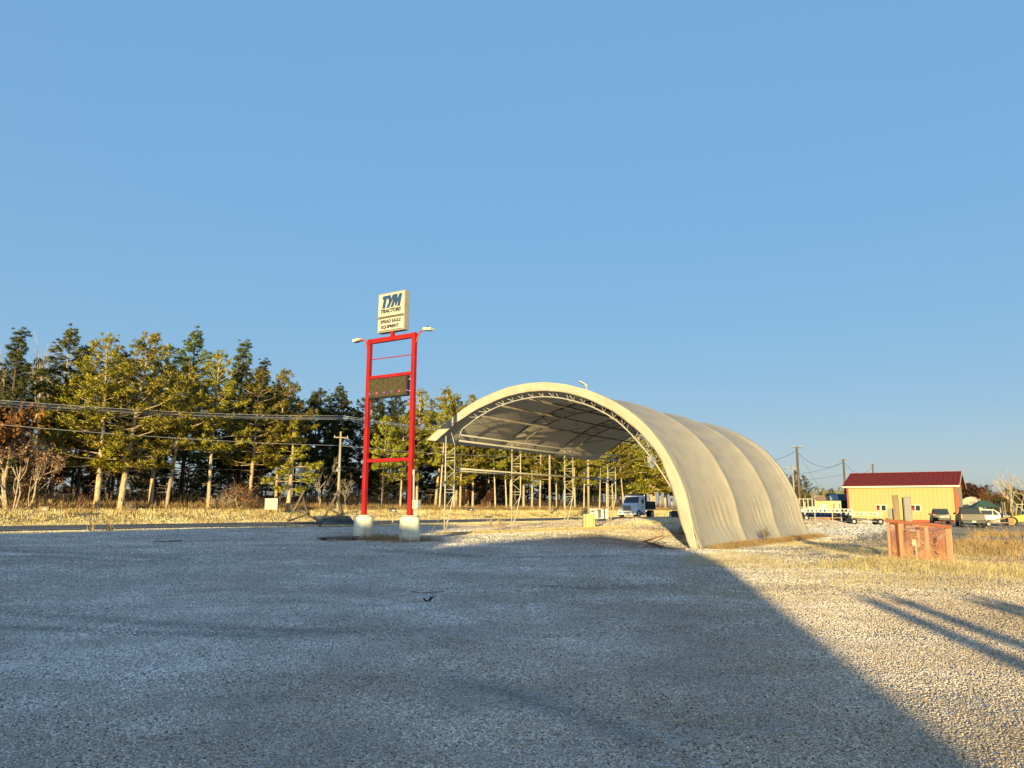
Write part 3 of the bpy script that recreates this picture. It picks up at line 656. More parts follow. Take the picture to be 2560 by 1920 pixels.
pine_kind('r1', 11, 15.0, 0.26, 3.3, trunk_r=0.21)
pine_kind('r2', 12, 16.0, 0.22, 3.5, trunk_r=0.23, lean=1.6)
pine_kind('r3', 13, 14.0, 0.32, 2.7, trunk_r=0.17)
pine_kind('r4', 14, 15.0, 0.42, 2.6, trunk_r=0.16, lean=0.9)
pine_kind('r5', 15, 13.0, 0.46, 2.5, trunk_r=0.15)
pine_kind('r6', 16, 16.5, 0.36, 3.1, trunk_r=0.19)
pine_kind('w1', 21, 16.5, 0.22, 3.4, style='white', puff=0.34, dens=1.1, needles=50)
pine_kind('w2', 22, 15.0, 0.18, 3.0, style='white', puff=0.34, dens=1.0, needles=50)
pine_kind('b1', 31, 8.2, 0.26, 2.5, style='drooping', puff=0.36, dens=1.2, trunk_r=0.18)
pine_kind('y1', 41, 5.0, 0.08, 1.5, style='white', puff=0.24, dens=1.0, trunk_r=0.07)
def pine(key, x, y, H, rz, label, group, needle='needle', bark='bark_red', name='pine_tree', wscale=1.0):
    (tm, bm_, cm), h0 = PINES[key]
    o = thing(name, label, 'tree', (x, y, gz(x, y) - 0.02), rz, group); s = H / h0; o.scale = (s * wscale, s * wscale, s)
    for nm, me, m in (('trunk', tm, M[bark]), ('branches', bm_, M['bark_dark'] if bark == 'bark_dark' else M['bark_red']), ('crown', cm, M[needle])):
        c = bpy.data.objects.new(nm, me); col.objects.link(c); c.parent = o
        if not me.materials: me.materials.append(m)
        c.material_slots[0].link = 'OBJECT'; c.material_slots[0].material = m
    return o
def along(px, b):                                       # point where a photo column meets the line at distance b from the camera along N
    k = (px - 1280) / 1920.0 * 0.987; Y = b / (NX * k + NY); return k * Y, Y
def front(px, b, ytop, key, label, needle='needle', bark='bark_red', rz=None, group=None, ws=1.0, name='pine_tree'):
    x, y = along(px, b); H = (1268 - ytop) * y / 1920 + 0.1
    return pine(key, x, y, H, rz if rz is not None else random.uniform(-.6, .6), label, group, needle, bark, name, ws * 1.15)
# the trees one can tell apart along the far side of the road
front(8, 63, 815, 'w2', 'dark pine cut by the left edge of the photo, at the end of the wood', 'needle_d', 'bark_dark')
front(130, 66, 815, 'w1', 'feathery pale green pine second from the left, behind gold leaves', 'needle_w')
front(238, 61.5, 832, 'r1', 'broad sunlit pine with a thick trunk, left of the leaning pine', rz=0.1)
front(298, 61.5, 820, 'r2', 'big sunlit pine leaning right with a small white notice on its trunk', rz=0.0)
front(382, 63, 862, 'r5', 'slim pine with bare trunk just right of the leaning pine')
front(420, 62, 905, 'r4', 'straight pine between the leaning pine and the tall lone pine', rz=0.2)
front(455, 69, 822, 'w1', 'tall dark white pine with upswept branches near the middle of the wood', 'needle_w', 'bark_dark')
front(524, 61.5, 868, 'r6', 'tall sunlit pine with long pale leaning trunk, right of the dark white pine', rz=0.05, ws=0.85)
front(590, 70, 850, 'w2', 'blue-green pine with pointed top behind the tall sunlit pine', 'needle_w', 'bark_dark')
front(627, 62.5, 912, 'r3', 'narrow pine standing behind the white notice board, left half')
front(692, 63.5, 925, 'r5', 'narrow pine with pale trunk just right of the white notice board', ws=0.85)
front(722, 60.5, 1046, 'b1', 'short bushy yellow-green pine beside the white notice board', ws=1.0)
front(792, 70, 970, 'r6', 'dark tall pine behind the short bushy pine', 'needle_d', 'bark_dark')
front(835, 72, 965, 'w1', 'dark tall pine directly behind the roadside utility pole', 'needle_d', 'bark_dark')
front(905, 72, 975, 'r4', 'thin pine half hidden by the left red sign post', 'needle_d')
front(958, 63.5, 1040, 'r5', 'golden-green pine seen between the two red sign posts, left', ws=0.8)
front(1003, 64, 1030, 'r3', 'sunlit pine seen between the two red sign posts, right', ws=0.8)
front(1045, 66, 968, 'r6', 'tall pine just right of the right red sign post', ws=0.9)
front(1092, 66, 968, 'r4', 'tall pine left of the shelter eave, second from the sign')
front(1140, 67, 985, 'r1', 'pine whose top shows over the left end of the shelter roof', ws=0.8)
front(1170, 68, 1005, 'r3', 'small pine top showing above the sloping shelter roof edge')
keysr = ['r1', 'r3', 'r4', 'r5', 'r6']
for px in [1100, 1137, 1152, 1168, 1181, 1226, 1238, 1268, 1276, 1312, 1330, 1352, 1392, 1412, 1440, 1462, 1500, 1520, 1534, 1560]:
    x, y = along(px, random.uniform(61.8, 65)); pine(random.choice(keysr), x, y, random.uniform(13, 16.5), random.uniform(0, 6.28), 'pine with pale bare trunk seen through the open side of the shelter', 'pines seen through the shelter', 'needle', 'bark_pale' if random.random() < .7 else 'bark_red', wscale=0.85)
for i in range(17):
    px = 1550 + i * 13; x, y = along(px, random.uniform(66, 72)); pine(random.choice(['r1', 'w2', 'r6', 'b1']), x, y, random.uniform(14, 18), random.uniform(0, 6.28), 'dense sunlit pine behind the white dump truck', 'pines behind the dump truck', wscale=1.25)
# the wood behind: rows of darker trees
for i in range(72):
    a = -8 + i * 2.1 + random.uniform(-1.2, 1.2); b = random.choice([68, 72, 77, 84]) + random.uniform(-2, 2); x, y = AB(a, b)
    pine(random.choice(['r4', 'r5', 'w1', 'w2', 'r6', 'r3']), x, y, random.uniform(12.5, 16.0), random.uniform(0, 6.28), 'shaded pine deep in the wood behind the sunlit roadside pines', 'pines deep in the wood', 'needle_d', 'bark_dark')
for i in range(24):
    a = 130 + i * 9 + random.uniform(-2, 2); b = 74 + (i % 2) * 8 + random.uniform(-2, 2); x, y = AB(a, b)
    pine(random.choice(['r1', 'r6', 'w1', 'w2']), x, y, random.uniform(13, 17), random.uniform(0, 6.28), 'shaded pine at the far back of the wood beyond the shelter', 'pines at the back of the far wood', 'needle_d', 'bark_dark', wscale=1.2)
for i in range(34):
    px = 1975 + i * 5.2; Y = random.uniform(215, 262); x = at(px, Y)
    pine(random.choice(['r1', 'w1', 'w2', 'b1', 'r6']), x, Y, (1278 - random.uniform(1209, 1232)) * Y / 1920, random.uniform(0, 6.28), 'distant dark green pine in the tree line left of the yellow shed', 'pines of the distant tree line', random.choice(['needle_w', 'needle', 'needle_d']), wscale=1.45)

for i in range(110):
    a = 2 + i * 1.45 + random.uniform(-1, 1); b = random.uniform(67, 100); x, y = AB(a, b)
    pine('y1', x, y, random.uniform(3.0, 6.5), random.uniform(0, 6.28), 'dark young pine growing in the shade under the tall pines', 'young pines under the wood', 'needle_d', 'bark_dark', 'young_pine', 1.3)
for i in range(40):
    a = 5 + i * 5.5 + random.uniform(-2, 2); b = random.uniform(104, 135); x, y = AB(a, b)
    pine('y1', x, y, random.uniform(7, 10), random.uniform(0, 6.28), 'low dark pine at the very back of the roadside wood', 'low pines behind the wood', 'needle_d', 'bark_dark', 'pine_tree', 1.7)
# broadleaf trees: recursive limbs with or without leaves
def branchy(seed, H, levels=4, spread=0.55, leaves=0, lsize=0.12, r0=0.10, up=0.25, stems=1, kids=3):
    r = np.random.default_rng(seed); mb = MB(); tips = []
    def grow(p, d, l, rad, lev):
        q1 = p + d * l * 0.5 + r.normal(size=3) * l * 0.04; q2 = p + d * l + r.normal(size=3) * l * 0.05
        mb.tube([p, q1, q2], [rad, rad * 0.82, rad * 0.62], 5 if lev < 2 else 3, False)
        if lev >= 2: tips.extend([q1, q2])
        if lev == levels: return
        for i in range(kids + (1 if lev else 2)):
            f = r.uniform(0.45, 1.0); dd = d + r.normal(size=3) * spread; dd[2] += up * (1 if lev < 2 else 0.5); dd /= np.linalg.norm(dd)
            grow(p + (q2 - p) * f, dd, l * r.uniform(0.5, 0.75), max(rad * 0.52, 0.005), lev + 1)
    for s in range(stems):
        d = np.array([r.normal() * 0.12 * (1 + (stems > 1) * 2), r.normal() * 0.12 * (1 + (stems > 1) * 2), 1.0]); d /= np.linalg.norm(d)
        grow(np.array([r.normal() * 0.15 * (stems > 1), r.normal() * 0.15 * (stems > 1), -0.15]), d, H * 0.40, r0, 0)
    me = bpy.data.meshes.new('trunk'); me.from_pydata(mb.v, [], mb.f); me.update()
    lm = None
    if leaves:
        T = np.array(tips); c = T[r.integers(0, len(T), leaves)] + r.normal(size=(leaves, 3)) * 0.16
        d1 = r.normal(size=(leaves, 3)); d1 /= np.linalg.norm(d1, axis=1, keepdims=True); d2 = np.cross(d1, r.normal(size=(leaves, 3))); d2 /= np.linalg.norm(d2, axis=1, keepdims=True)
        sz = lsize * r.uniform(0.6, 1.3, (leaves, 1))
        V = np.concatenate([np.stack([c - d1 * sz, c + d2 * sz * .5, c + d1 * sz], 1), np.stack([c - d1 * sz, c + d1 * sz, c - d2 * sz * .5], 1)], 0)
        lm = tri_mesh('crown', V)
    return me, lm
BL = {}
BL['bare'] = branchy(51, 12, 4, 0.36, 0, r0=0.13, up=0.45)
BL['bare2'] = branchy(52, 8, 4, 0.45, 0, r0=0.10, up=0.35)
BL['oak'] = branchy(53, 7, 4, 0.55, 4200, 0.13, r0=0.12)
BL['oak2'] = branchy(54, 8, 4, 0.50, 5200, 0.14, r0=0.14)
BL['shrub'] = branchy(55, 3.0, 3, 0.5, 900, 0.08, r0=0.03, stems=4)
BL['tanshrub'] = branchy(56, 7.0, 4, 0.55, 1500, 0.11, r0=0.05, stems=3, kids=2)
BL['barebush'] = branchy(57, 1.6, 3, 0.6, 0, r0=0.02, stems=6)
BH = dict(bare=12, bare2=8, oak=7, oak2=8, shrub=3, tanshrub=7, barebush=1.6)
def leaf_tree(key, x, y, H, label, leafm=None, bark='bark_dark', group=None, name='broadleaf_tree', cat='tree', ws=1.0):
    tm, lm = BL[key]; o = thing(name, label, cat, (x, y, gz(x, y)), random.uniform(0, 6.28), group); s = H / BH[key]; o.scale = (s * ws, s * ws, s)
    for nm, me, m in (('trunk', tm, M[bark]), ('crown', lm, M[leafm] if leafm else None)):
        if me is None or m is None: continue
        c = bpy.data.objects.new(nm, me); col.objects.link(c); c.parent = o
        if not me.materials: me.materials.append(m)
        c.material_slots[0].link = 'OBJECT'; c.material_slots[0].material = m
    return o
def lt(px, b, ytop, key, label, leafm=None, bark='bark_dark', ws=1.0, group=None, name='broadleaf_tree', cat='tree'):
    x, y = along(px, b); return leaf_tree(key, x, y, (1268 - ytop) * y / 1920, label, leafm, bark, group, name, cat, ws)
lt(18, 61.5, 900, 'oak2', 'rust-brown tree half cut by the left edge of the photo', 'russet', 'twig', 0.9)
lt(35, 74, 762, 'bare', 'leafless tree with fine grey twigs above the left edge of the wood', bark='twig')
lt(100, 80, 832, 'bare2', 'second leafless tree behind the feathery pale green pine', bark='twig')
lt(95, 70, 885, 'oak2', 'gold-leaved tree glowing among the pines near the left edge', 'goldleaf', ws=0.8)
lt(30, 60.5, 1010, 'tanshrub', 'tall leafy bush with pale pinkish dry leaves at the left edge', 'tanleaf', 'twig')
lt(75, 61, 1050, 'tanshrub', 'second pale dry-leaved bush, right of the one at the left edge', 'tanleaf', 'twig', 0.9)
lt(110, 66, 1085, 'oak', 'dark red oak under the pines near the left edge', 'darkred')
lt(215, 67, 1120, 'oak', 'dark red young oak behind the broad sunlit pine', 'darkred', ws=0.8)
lt(205, 60.5, 1215, 'shrub', 'small rust-leaved sapling in front of the broad sunlit pine', 'russet', 'twig', 0.6, name='sapling')
lt(600, 61.5, 1185, 'shrub', 'rust-leaved bush left of the white notice board', 'russet', 'twig', 1.4, name='bush', cat='bush')
lt(560, 62, 1210, 'barebush', 'bare twiggy bush at the foot of the tall sunlit pine', None, 'twig', 1.6, name='bush', cat='bush')
lt(320, 61, 1235, 'barebush', 'bare brown bush right of the leaning pine trunk', None, 'twig', 1.5, name='bush', cat='bush')
lt(800, 62, 1120, 'bare2', 'thin leaning leafless birch between the bushy pine and the utility pole', None, 'bark_pale', 0.8)
lt(866, 60.5, 1165, 'bare2', 'thin white leafless sapling right of the utility pole', None, 'bark_pale', 0.9, name='sapling')
lt(1195, 66, 1150, 'oak', 'dark red oak seen through the shelter between pale pine trunks', 'darkred', ws=0.9)
lt(1165, 65, 1180, 'oak', 'smaller dark red oak seen through the shelter, left of the other', 'darkred', ws=0.8)
lt(1215, 62.5, 1235, 'shrub', 'orange-leaved bush among the trunks seen through the shelter', 'russet', 'twig', 1.1, name='bush', cat='bush')
lt(950, 74, 1030, 'oak2', 'gold-brown tree between the red sign posts, behind the pines', 'goldleaf', ws=0.6)
# right background: russet and bare trees behind the shed
for (px, Y, yt, key, lf, ws, lab) in [(2432, 150, 1180, 'oak2', 'darkred', 1.1, 'brown-leaved oak just right of the yellow shed gable'), (2462, 155, 1184, 'oak2', 'darkred', 1.1, 'second brown-leaved oak right of the yellow shed'), (2486, 140, 1200, 'oak', 'russet', 0.9, 'orange-red tree right of the brown oaks'), (2500, 125, 1208, 'oak', 'russet', 0.7, 'slender orange-red tree with a pale trunk above the green bush'), (2520, 150, 1196, 'oak2', 'darkred', 1.0, 'third brown oak, below the big bare tree'), (2548, 145, 1200, 'oak', 'darkred', 1.0, 'brown tree cut by the right edge of the photo'), (2410, 160, 1195, 'oak', 'darkred', 1.0, 'brown tree half hidden behind the shed gable')]:
    leaf_tree(key, at(px, Y), Y, (1279 - yt) * Y / 1920 + 1.5, lab, lf, 'bark_dark', ws=ws * 1.3)
leaf_tree('bare', at(2538, 112), 112, (1280 - 1152) * 112 / 1920 + 1.4, 'big spreading leafless tree at the right edge of the photo', None, 'bark_pale', ws=1.3)
leaf_tree('bare2', at(2560, 105), 105, 7.5, 'pale leafless tree cut by the right edge, nearest of the two', None, 'bark_pale', ws=1.2)
for (px, Y, H, lab) in [(2480, 118, 4.6, 'bushy green young pine right of the white hoop tent'), (2496, 116, 3.6, 'lower green young pine beside the bushy one'), (2528, 122, 4.8, 'pointed young pine left of the yellow forklift mast')]:
    x = at(px, Y); pine('y1', x, Y, H, random.uniform(0, 6.28), lab, None, 'needle_w', 'bark_dark', 'young_pine', 1.15)

# ------------------------------------------------------------------ small roadside things
def G(x, y, dz=0.0): return (x, y, gz(x, y) + dz)
# white notice board on two legs, far side of the road
x, y = along(680, 58.5); o = thing('notice_board', 'white notice board on two legs in the far roadside grass', 'sign', G(x, y), -0.30)
sY = y / 1920.0
for dx in (-17, 16): MB().box((dx * sY, 0, 0.75), (0.09, 0.09, 1.5)).build('leg', M['palewood'], o)
bd = MB().box((0, -0.06, 1.16), (36 * sY, 0.04, 27 * sY)).build('panel', M['whitetrim'], o, bevel=0.01)
for i in range(5): MB().box((random.uniform(-.03, .03), -0.084, 1.16 + (i - 2) * 0.14), (random.uniform(.5, .8), 0.008, 0.035)).build('text_line', M['yellow_paint'] if False else M['hut'], bd)
# mailboxes
def mailbox(x, y, rz, label, m, h=1.05):
    o = thing('mailbox', label, 'mailbox', G(x, y), rz)
    MB().box((0, 0, h / 2 - 0.1), (0.10, 0.10, h + .1)).build('post', M['palewood'], o)
    prof = [(-.10, 0), (.10, 0), (.10, .15)] + [(.10 * math.cos(t), .15 + .10 * math.sin(t)) for t in (0.5, 1.05, 1.57, 2.1, 2.64)] + [(-.10, .15)]
    MB().prism([(p[0] * 1.3, p[1] * 1.3 + h) for p in prof], -0.32, 0.32, 'x').build('box', m, o)
    MB().box((-0.36, 0, h + .14), (0.02, 0.2, 0.22)).build('door', m, o); MB().box((0.05, -0.145, h + 0.12), (0.22, 0.012, 0.10)).build('name_plate', M['whitetrim'], o)
    MB().box((-0.1, 0.15, h + .24), (0.03, 0.015, 0.16)).build('flag', M['redthing'], o); return o
x, y = along(984, 47.5); mailbox(x, y, 0.1, 'dark mailbox on a pale post between the two red sign posts', M['black'], 0.98)
x, y = along(1178, 53.2); mailbox(x, y, 0.15, 'dark mailbox on a post seen through the front of the shelter', M['black'])
x, y = along(113, 57.5); mailbox(x, y, 0.2, 'tan mailbox by the grass at the far left of the road', M['tanroof'], 0.75)
# trail notice nailed to the leaning pine
x, y = along(303, 61.0); o = thing('trail_notice', 'small white square notice on the leaning pine trunk', 'sign', (x, y - 0.05, gz(x, y) + 0.62), -0.4)
MB().box((0, 0, 0), (0.34, 0.02, 0.26)).build('plate', M['whitetrim'], o); MB().box((0, -0.014, 0), (0.08, 0.006, 0.08)).build('mark', M['black_print'], o); MB().box((0, .04, .2), (.03, .06, .5)).build('backing_strip', M['wood'], o)
# toppled timber sign stand: two A-frames with boards
x, y = -13.9, 54.0; z0 = gz(x, y)
o = thing('timber_sign_stand', 'collapsed grey timber sign stand with two A-frames and a fallen board', 'sign stand', (x, y, z0), 0)
def u_(px, py, dep=0.0):                                 # photo point to local metres on the stand's own plane (about 36 px per metre)
    return ((px - 775) / 36.0, dep, (1317 - py) / 35.5)
def tb(p, q, wd=0.13, name='brace'): MB().bar(p, q, wd * 1.25, wd * 0.8).build(name, M['darkwood'], o, bevel=0.008)
tb(u_(715, 1318, -.3), u_(756, 1228, 0), 0.16, 'leg'); tb(u_(751, 1243, .05), u_(759, 1290, 1.2), 0.15, 'leg')
tb(u_(800, 1318, -.3), u_(842, 1228, 0), 0.16, 'leg'); tb(u_(837, 1240, .05), u_(845, 1285, 1.2), 0.15, 'leg')
tb(u_(733, 1272, -.1), u_(790, 1305, 1.0), .12); tb(u_(723, 1303, -.2), u_(760, 1286, 1.1), .12)
tb(u_(820, 1272, -.1), u_(887, 1313, 1.0), .14); tb(u_(810, 1300, -.2), u_(845, 1285, 1.1), .10)
tb(u_(724, 1308, -.15), u_(802, 1308, -.15), .17, 'rail'); tb(u_(828, 1238, .1), u_(846, 1234, .1), .13)
p = [u_(768, 1290, 1.3), u_(862, 1290, 1.3), u_(888, 1312, .5), u_(788, 1308, .5)]
for i in range(4):
    t0, t1 = i / 4 + .006, (i + 1) / 4 - .006
    L0, R0 = Vector(p[0]).lerp(Vector(p[3]), t0), Vector(p[1]).lerp(Vector(p[2]), t0); L1, R1 = Vector(p[0]).lerp(Vector(p[3]), t1), Vector(p[1]).lerp(Vector(p[2]), t1)
    d = Vector((0, 0, -0.03)); MB().add([L0, R0, R1, L1, L0 + d, R0 + d, R1 + d, L1 + d], [(0, 1, 2, 3), (7, 6, 5, 4), (0, 4, 5, 1), (1, 5, 6, 2), (2, 6, 7, 3), (3, 7, 4, 0)]).build('board', M['board'], o)
# flat board lying at the foot of the sign
x, y = -7.05, 31.9; o = thing('lying_board', 'weathered plank panel lying flat beside the left concrete base', 'board', G(x, y, 0.0), -0.05)
for i in range(3): MB().box((0, -0.22 + i * 0.22, 0.10 + i * .01), (1.6, 0.20, 0.035), ry=-0.03).build('plank', M['board'], o)
for dx in (-.6, .6): MB().box((dx, 0, 0.045), (0.09, 0.62, 0.07)).build('batten', M['wood'], o)
x, y = -13.0, 29.6; o = thing('lying_batten', 'thin dark batten lying alone on the gravel at the left', 'batten', G(x, y, 0.0), 0.12)
MB().box((0, 0, 0.02), (1.0, 0.09, 0.04)).build('lath', M['wood'], o); MB().box((.3, .1, 0.05), (.5, .06, .025), rz=.3).build('offcut', M['wood'], o)
# curled black scrap on the gravel, and a broken stick behind it
o = thing('rubber_scrap', 'small curled black scrap lying on the open gravel', 'scrap', G(-1.46, 13.75), 0.2); o.scale = (.75, .75, .75)
mb = MB(); n = 9; pr = []
for i in range(n):
    t = i / (n - 1); pr.append((-0.10 + 0.20 * t, 0.005 + 0.10 * (abs(t - 0.45) * 2) ** 1.6 * (1 if t < .5 else 1.0)))
V = [(a_, -0.05 + .02 * math.sin(i), c_) for i, (a_, c_) in enumerate(pr)] + [(a_ + .03, 0.05, c_ * .8 + .004) for (a_, c_) in pr]
mb.add(V, [(i, i + 1, i + 1 + n, i + n) for i in range(n - 1)]); q = mb.build('strip', M['rubber'], o, True); q.modifiers.new('t', 'SOLIDIFY').thickness = 0.018
MB().tube([(.06, 0, .02), (.10, .01, .07), (.15, .02, .10), (.20, .02, .105)], [.02, .018, .014, .006], 6).build('curl', M['rubber'], o, True)
o = thing('broken_stick', 'broken grey stick lying behind the black scrap', 'stick', G(-1.55, 15.0), 0.1)
MB().tube([(-.35, 0, .015), (0, .03, .03), (.30, .1, .035)], [.008, .012, .006], 5).build('shaft', M['twig'], o); MB().tube([(.12, .06, .03), (.28, .02, .06)], [.006, .003], 4).build('twig', M['twig'], o)
# steel rod leaning by the front-left leg
x, y = AB(32.2, 25.9); o = thing('steel_stake', 'dark rod leaning in the ground left of the front shelter leg', 'stake', G(x, y), 0)
MB().tube([(-.45, 0, 0), (.0, .2, .75)], 0.018, 6).build('rod', M['rusty'], o); MB().lathe([(.03, 0), (.04, .03), (.03, .06)], 8, (0, .2, .74)).build('head', M['rusty'], o)
# brush pile
x, y = -0.7, 45.2
leaf_tree('barebush', x, y, 1.1, 'tangled grey brush pile beside the second shelter leg', None, 'twig', None, 'brush_pile', 'brush', 1.3)
# boulder and debris at the right foot of the shelter
x, y = 10.6, 47.5; o = thing('boulder', 'tan boulder inside the shelter near its right wall', 'boulder', G(x, y), 0.3)
mb = MB(); r3 = np.random.default_rng(8)
mb.lathe([(0.1, -.1), (.40, 0), (.52, .2), (.45, .42), (.28, .56), (.05, .6)], 11); mb.v = [tuple(np.array(v) * (1 + r3.normal() * .09)) for v in mb.v]; mb.build('rock', M['stone'], o, True)
x, y = AB(30.9, 12.9); o = thing('scrap_lumber', 'small heap of broken boards at the right foot of the shelter arch', 'lumber', G(x, y), ROTD)
for (p, q, m, wd) in [((-.2, 1.35, .03), (.1, 0.1, .45), 'palewood', .16), ((0, .75, .02), (.2, -.2, .52), 'tanwood', .14), ((.2, .9, .25), (.3, 0.1, .5), 'rustboard', .34), ((-.1, -.3, .02), (.9, .8, .10), 'wood', .14), ((.4, .1, .06), (.5, .9, .2), 'rustboard', .22)]:
    MB().bar(p, q, wd, 0.035).build('board', M[m], o)
x, y = AB(30.2, 12.2); o = thing('loose_hose', 'loose tan hose curled on the ground at the shelter corner', 'hose', G(x, y), ROTD)
MB().tube([(.5 * math.sin(t * 1.3) * (1 - t / 14), .6 * math.cos(t) - .1, .02 + .03 * abs(math.sin(t * 2))) for t in np.linspace(0, 9, 50)], 0.016, 5).build('coil', M['palewood'], o, True); MB().lathe([(.02, 0), (.03, .02), (.03, .08)], 8, (.0, .5, .02), 'x').build('coupling', M['rusty'], o)
# lamp post rising behind the shelter, with its yellow concrete block
x, y = at(1473, 54.5), 54.5; o = thing('lamp_post', 'tall grey lamp post on a yellow block, its head above the shelter roof', 'lamp post', G(x, y), 0)
MB().box((0, 0, 0.48), (0.80, 0.78, 0.98)).build('concrete_block', M['yellowblock'], o, bevel=0.03)
MB().tube([(0, 0, .9), (0, 0, 6.5)], .085, 10).build('pole', M['palepole'], o, True); MB().tube([(0, 0, 6.5), (-.04, 0, 10.15)], [.075, .055], 10).build('pole', M['galv'], o, True)
MB().tube([(-.04, 0, 9.95), (-.1, -.02, 10.05), (-.22, -.05, 10.12)], .04, 8).build('lamp_arm', M['galv'], o); MB().bar((-.04, 0, 10.08), (-.60, -.15, 10.36), .24, .08).build('lamp_head', M['lamp_metal'], o, bevel=.02)
for dy in (-.25, .22): MB().tube([(dy, -.42, .05), (dy + .12 * (dy > 0), -.42, .97)], .02, 6).build('tie_bar', M['rusty'], o)
# cream equipment cabinet with dark opening
x, y = at(1499, 72), 72; o = thing('equipment_cabinet', 'cream steel cabinet with a dark door opening behind the yellow block', 'cabinet', G(x, y, 0), -0.1)
MB().box((0, 0, .80), (1.75, 1.0, .92)).build('housing', M['cream'], o, bevel=.02); MB().box((.05, -.515, .78), (.26, .02, .74)).build('doorway', M['black'], o); MB().box((-.55, -.512, 1.0), (.3, .012, .10)).build('emblem', M['navy'], o); MB().box((-.5, -.512, .84), (.22, .012, .06)).build('emblem', M['navy'], o)
MB().box((.48, -.512, .92), (.5, .012, .07)).build('lettering_strip', M['hut'], o)
for dx in (-.7, .7): MB().box((dx, 0, .17), (.12, .9, .36)).build('skid', M['rusty'], o)
# ------------------------------------------------------------------ poles and wires
def wire(p, q, sag, r, m, label, group, n=24):
    pts = [(p[0] + (q[0] - p[0]) * t, p[1] + (q[1] - p[1]) * t, p[2] + (q[2] - p[2]) * t - 4 * sag * t * (1 - t)) for t in np.linspace(0, 1, n)]
    o = MB().tube(pts, r, 5).build('overhead_wire', m, None, True); return tag(o, label, 'wire', group)
def upole(x, y, h, r, m, label, arm=None, armh=0.3, name='utility_pole', armrz=0.0):
    o = thing(name, label, 'pole', G(x, y), armrz)
    MB().tube([(0, 0, -.2), (0, 0, h)], [r * 1.2, r * .8], 10).build('shaft', m, o, True)
    if arm:
        MB().box((0, -r, h - armh), (arm, .09, .11)).build('crossarm', m, o)
        for dx in (-arm / 2 + .08, arm / 2 - .08): MB().lathe([(.03, 0), (.045, .05), (.03, .1), (.045, .14), (.02, .17)], 8, (dx, -r, h - armh + .05)).build('insulator', M['pvc'], o)
    return o
px_, py_ = along(846, 58.3); pz = gz(px_, py_); hp = (1269 - 1059) * py_ / 1920
p1o = upole(px_, py_, hp, .13, M['palepole'], 'pale roadside utility pole with a short crossarm left of the red sign', 1.5, .62, armrz=.5)
MB().lathe([(.10, 0), (.13, .05), (.13, .3), (.08, .36)], 10, (-.2, -.1, hp * .53)).build('junction_can', M['pvc'], p1o)
MB().tube([(-.05, 0, hp * .5), (-2.3, .4, .05)], .018, 5).build('guy_wire', M['darkwire'], p1o)
xB, yB = along(1376, 58.5); upole(xB, yB, 11.3, .16, M['palepole'], 'pale utility pole seen through the shelter, its top hidden by the roof', 1.8, .3, armrz=.5)
xL, yL = along(-260, 58.3)
def zc(px, pyy, b): x, y = along(px, b); return x, y, 1.6 + (1272 + .005 * (px - 1280) - pyy) * y / 1920
for k, (yl, yr) in enumerate([(1001, 1043), (1006, 1047), (1010, 1049), (1016, 1052)]):
    a_ = zc(-120, yl - 7, 58.5 + .3 * k); b_ = zc(850, yr - 2, 58.5 + .3 * k); c_ = (xB + .4 * k - .6, yB, gz(xB, yB) + 11.05)
    wire(a_, b_, .35, .022, M['wire'], 'one of the four upper wires strung along the roadside wood', 'upper roadside wires')
    wire(b_, c_, .25, .022, M['wire'], 'one of the four upper wires between the roadside pole and the shelter', 'upper roadside wires near the shelter')
a_ = zc(-120, 1055, 58.3); b_ = (px_, py_, pz + (1269 - 1094) * py_ / 1920); c_ = (xB, yB, gz(xB, yB) + 8.6)
wire(a_, b_, .25, .02, M['wire'], 'lower single wire running left from the roadside pole', None); wire(b_, c_, .4, .018, M['wire'], 'lower single wire running right from the roadside pole', None)
a_ = zc(300, 1166, 58.3); b_ = (px_, py_, pz + (1269 - 1146) * py_ / 1920)
wire(a_, b_, .3, .014, M['darkwire'], 'lowest dark wire meeting the roadside pole from the left', None); wire(b_, (xB, yB, gz(xB, yB) + 6.2), .5, .014, M['darkwire'], 'lowest dark wire leaving the roadside pole to the right', None)
# poles at the right
P1 = (at(2002, 100), 100.0); P2 = (at(2118, 122), 122.0); P3 = (at(2191, 146), 146.0); P4 = (at(1989, 128), 128.0)
def ph(px, Y, ytop): return (1276 - ytop) * Y / 1920 + 1.6 - gz(at(px, Y), Y)
h1, h2, h3, h4 = ph(2002, 100, 1119), ph(2118, 122, 1149), ph(2191, 146, 1161), ph(1989, 128, 1165)
r1 = upole(*P1, h1, .17, M['pole'], 'thick brown utility pole nearest the right wall of the shelter', 1.0, .12)
upole(*P2, h2, .17, M['pole'], 'brown utility pole at the left corner of the yellow shed', 1.0, .12); upole(*P3, h3, .16, M['pole'], 'brown utility pole showing over the maroon roof', .9, .12)
upole(*P4, h4, .14, M['palepole'], 'thin pale utility pole with crossarm behind the thick brown pole', 2.2, .5)
MB().tube([(-.15, -.1, h1 * .60), (-.42, -.2, h1 * .64)], .07, 8).build('flood_lamp', M['black'], r1); MB().tube([(.15, -.1, h1 * .56), (.42, -.2, h1 * .53)], .06, 8).build('flood_lamp', M['grey_box'], r1)
Z1, Z2, Z3 = gz(*P1) + h1, gz(*P2) + h2, gz(*P3) + h3
PL = (at(1860, 78), 78.0)
wire((P1[0], P1[1], Z1 - .5), (PL[0], PL[1], 6.2), .5, .022, M['darkwire'], 'upper wire dropping left from the thick brown pole', None)
wire((P1[0], P1[1], Z1 - .7), (P2[0], P2[1], Z2 - .25), 1.5, .022, M['darkwire'], 'sagging upper wire between the thick pole and the shed pole', None)
wire((P1[0] - 12, P1[1] - 14, gz(*P1) + 4.9), (P2[0], P2[1], Z2 - .6), .9, .022, M['darkwire'], 'middle wire reaching the shed pole from behind the shelter', None)
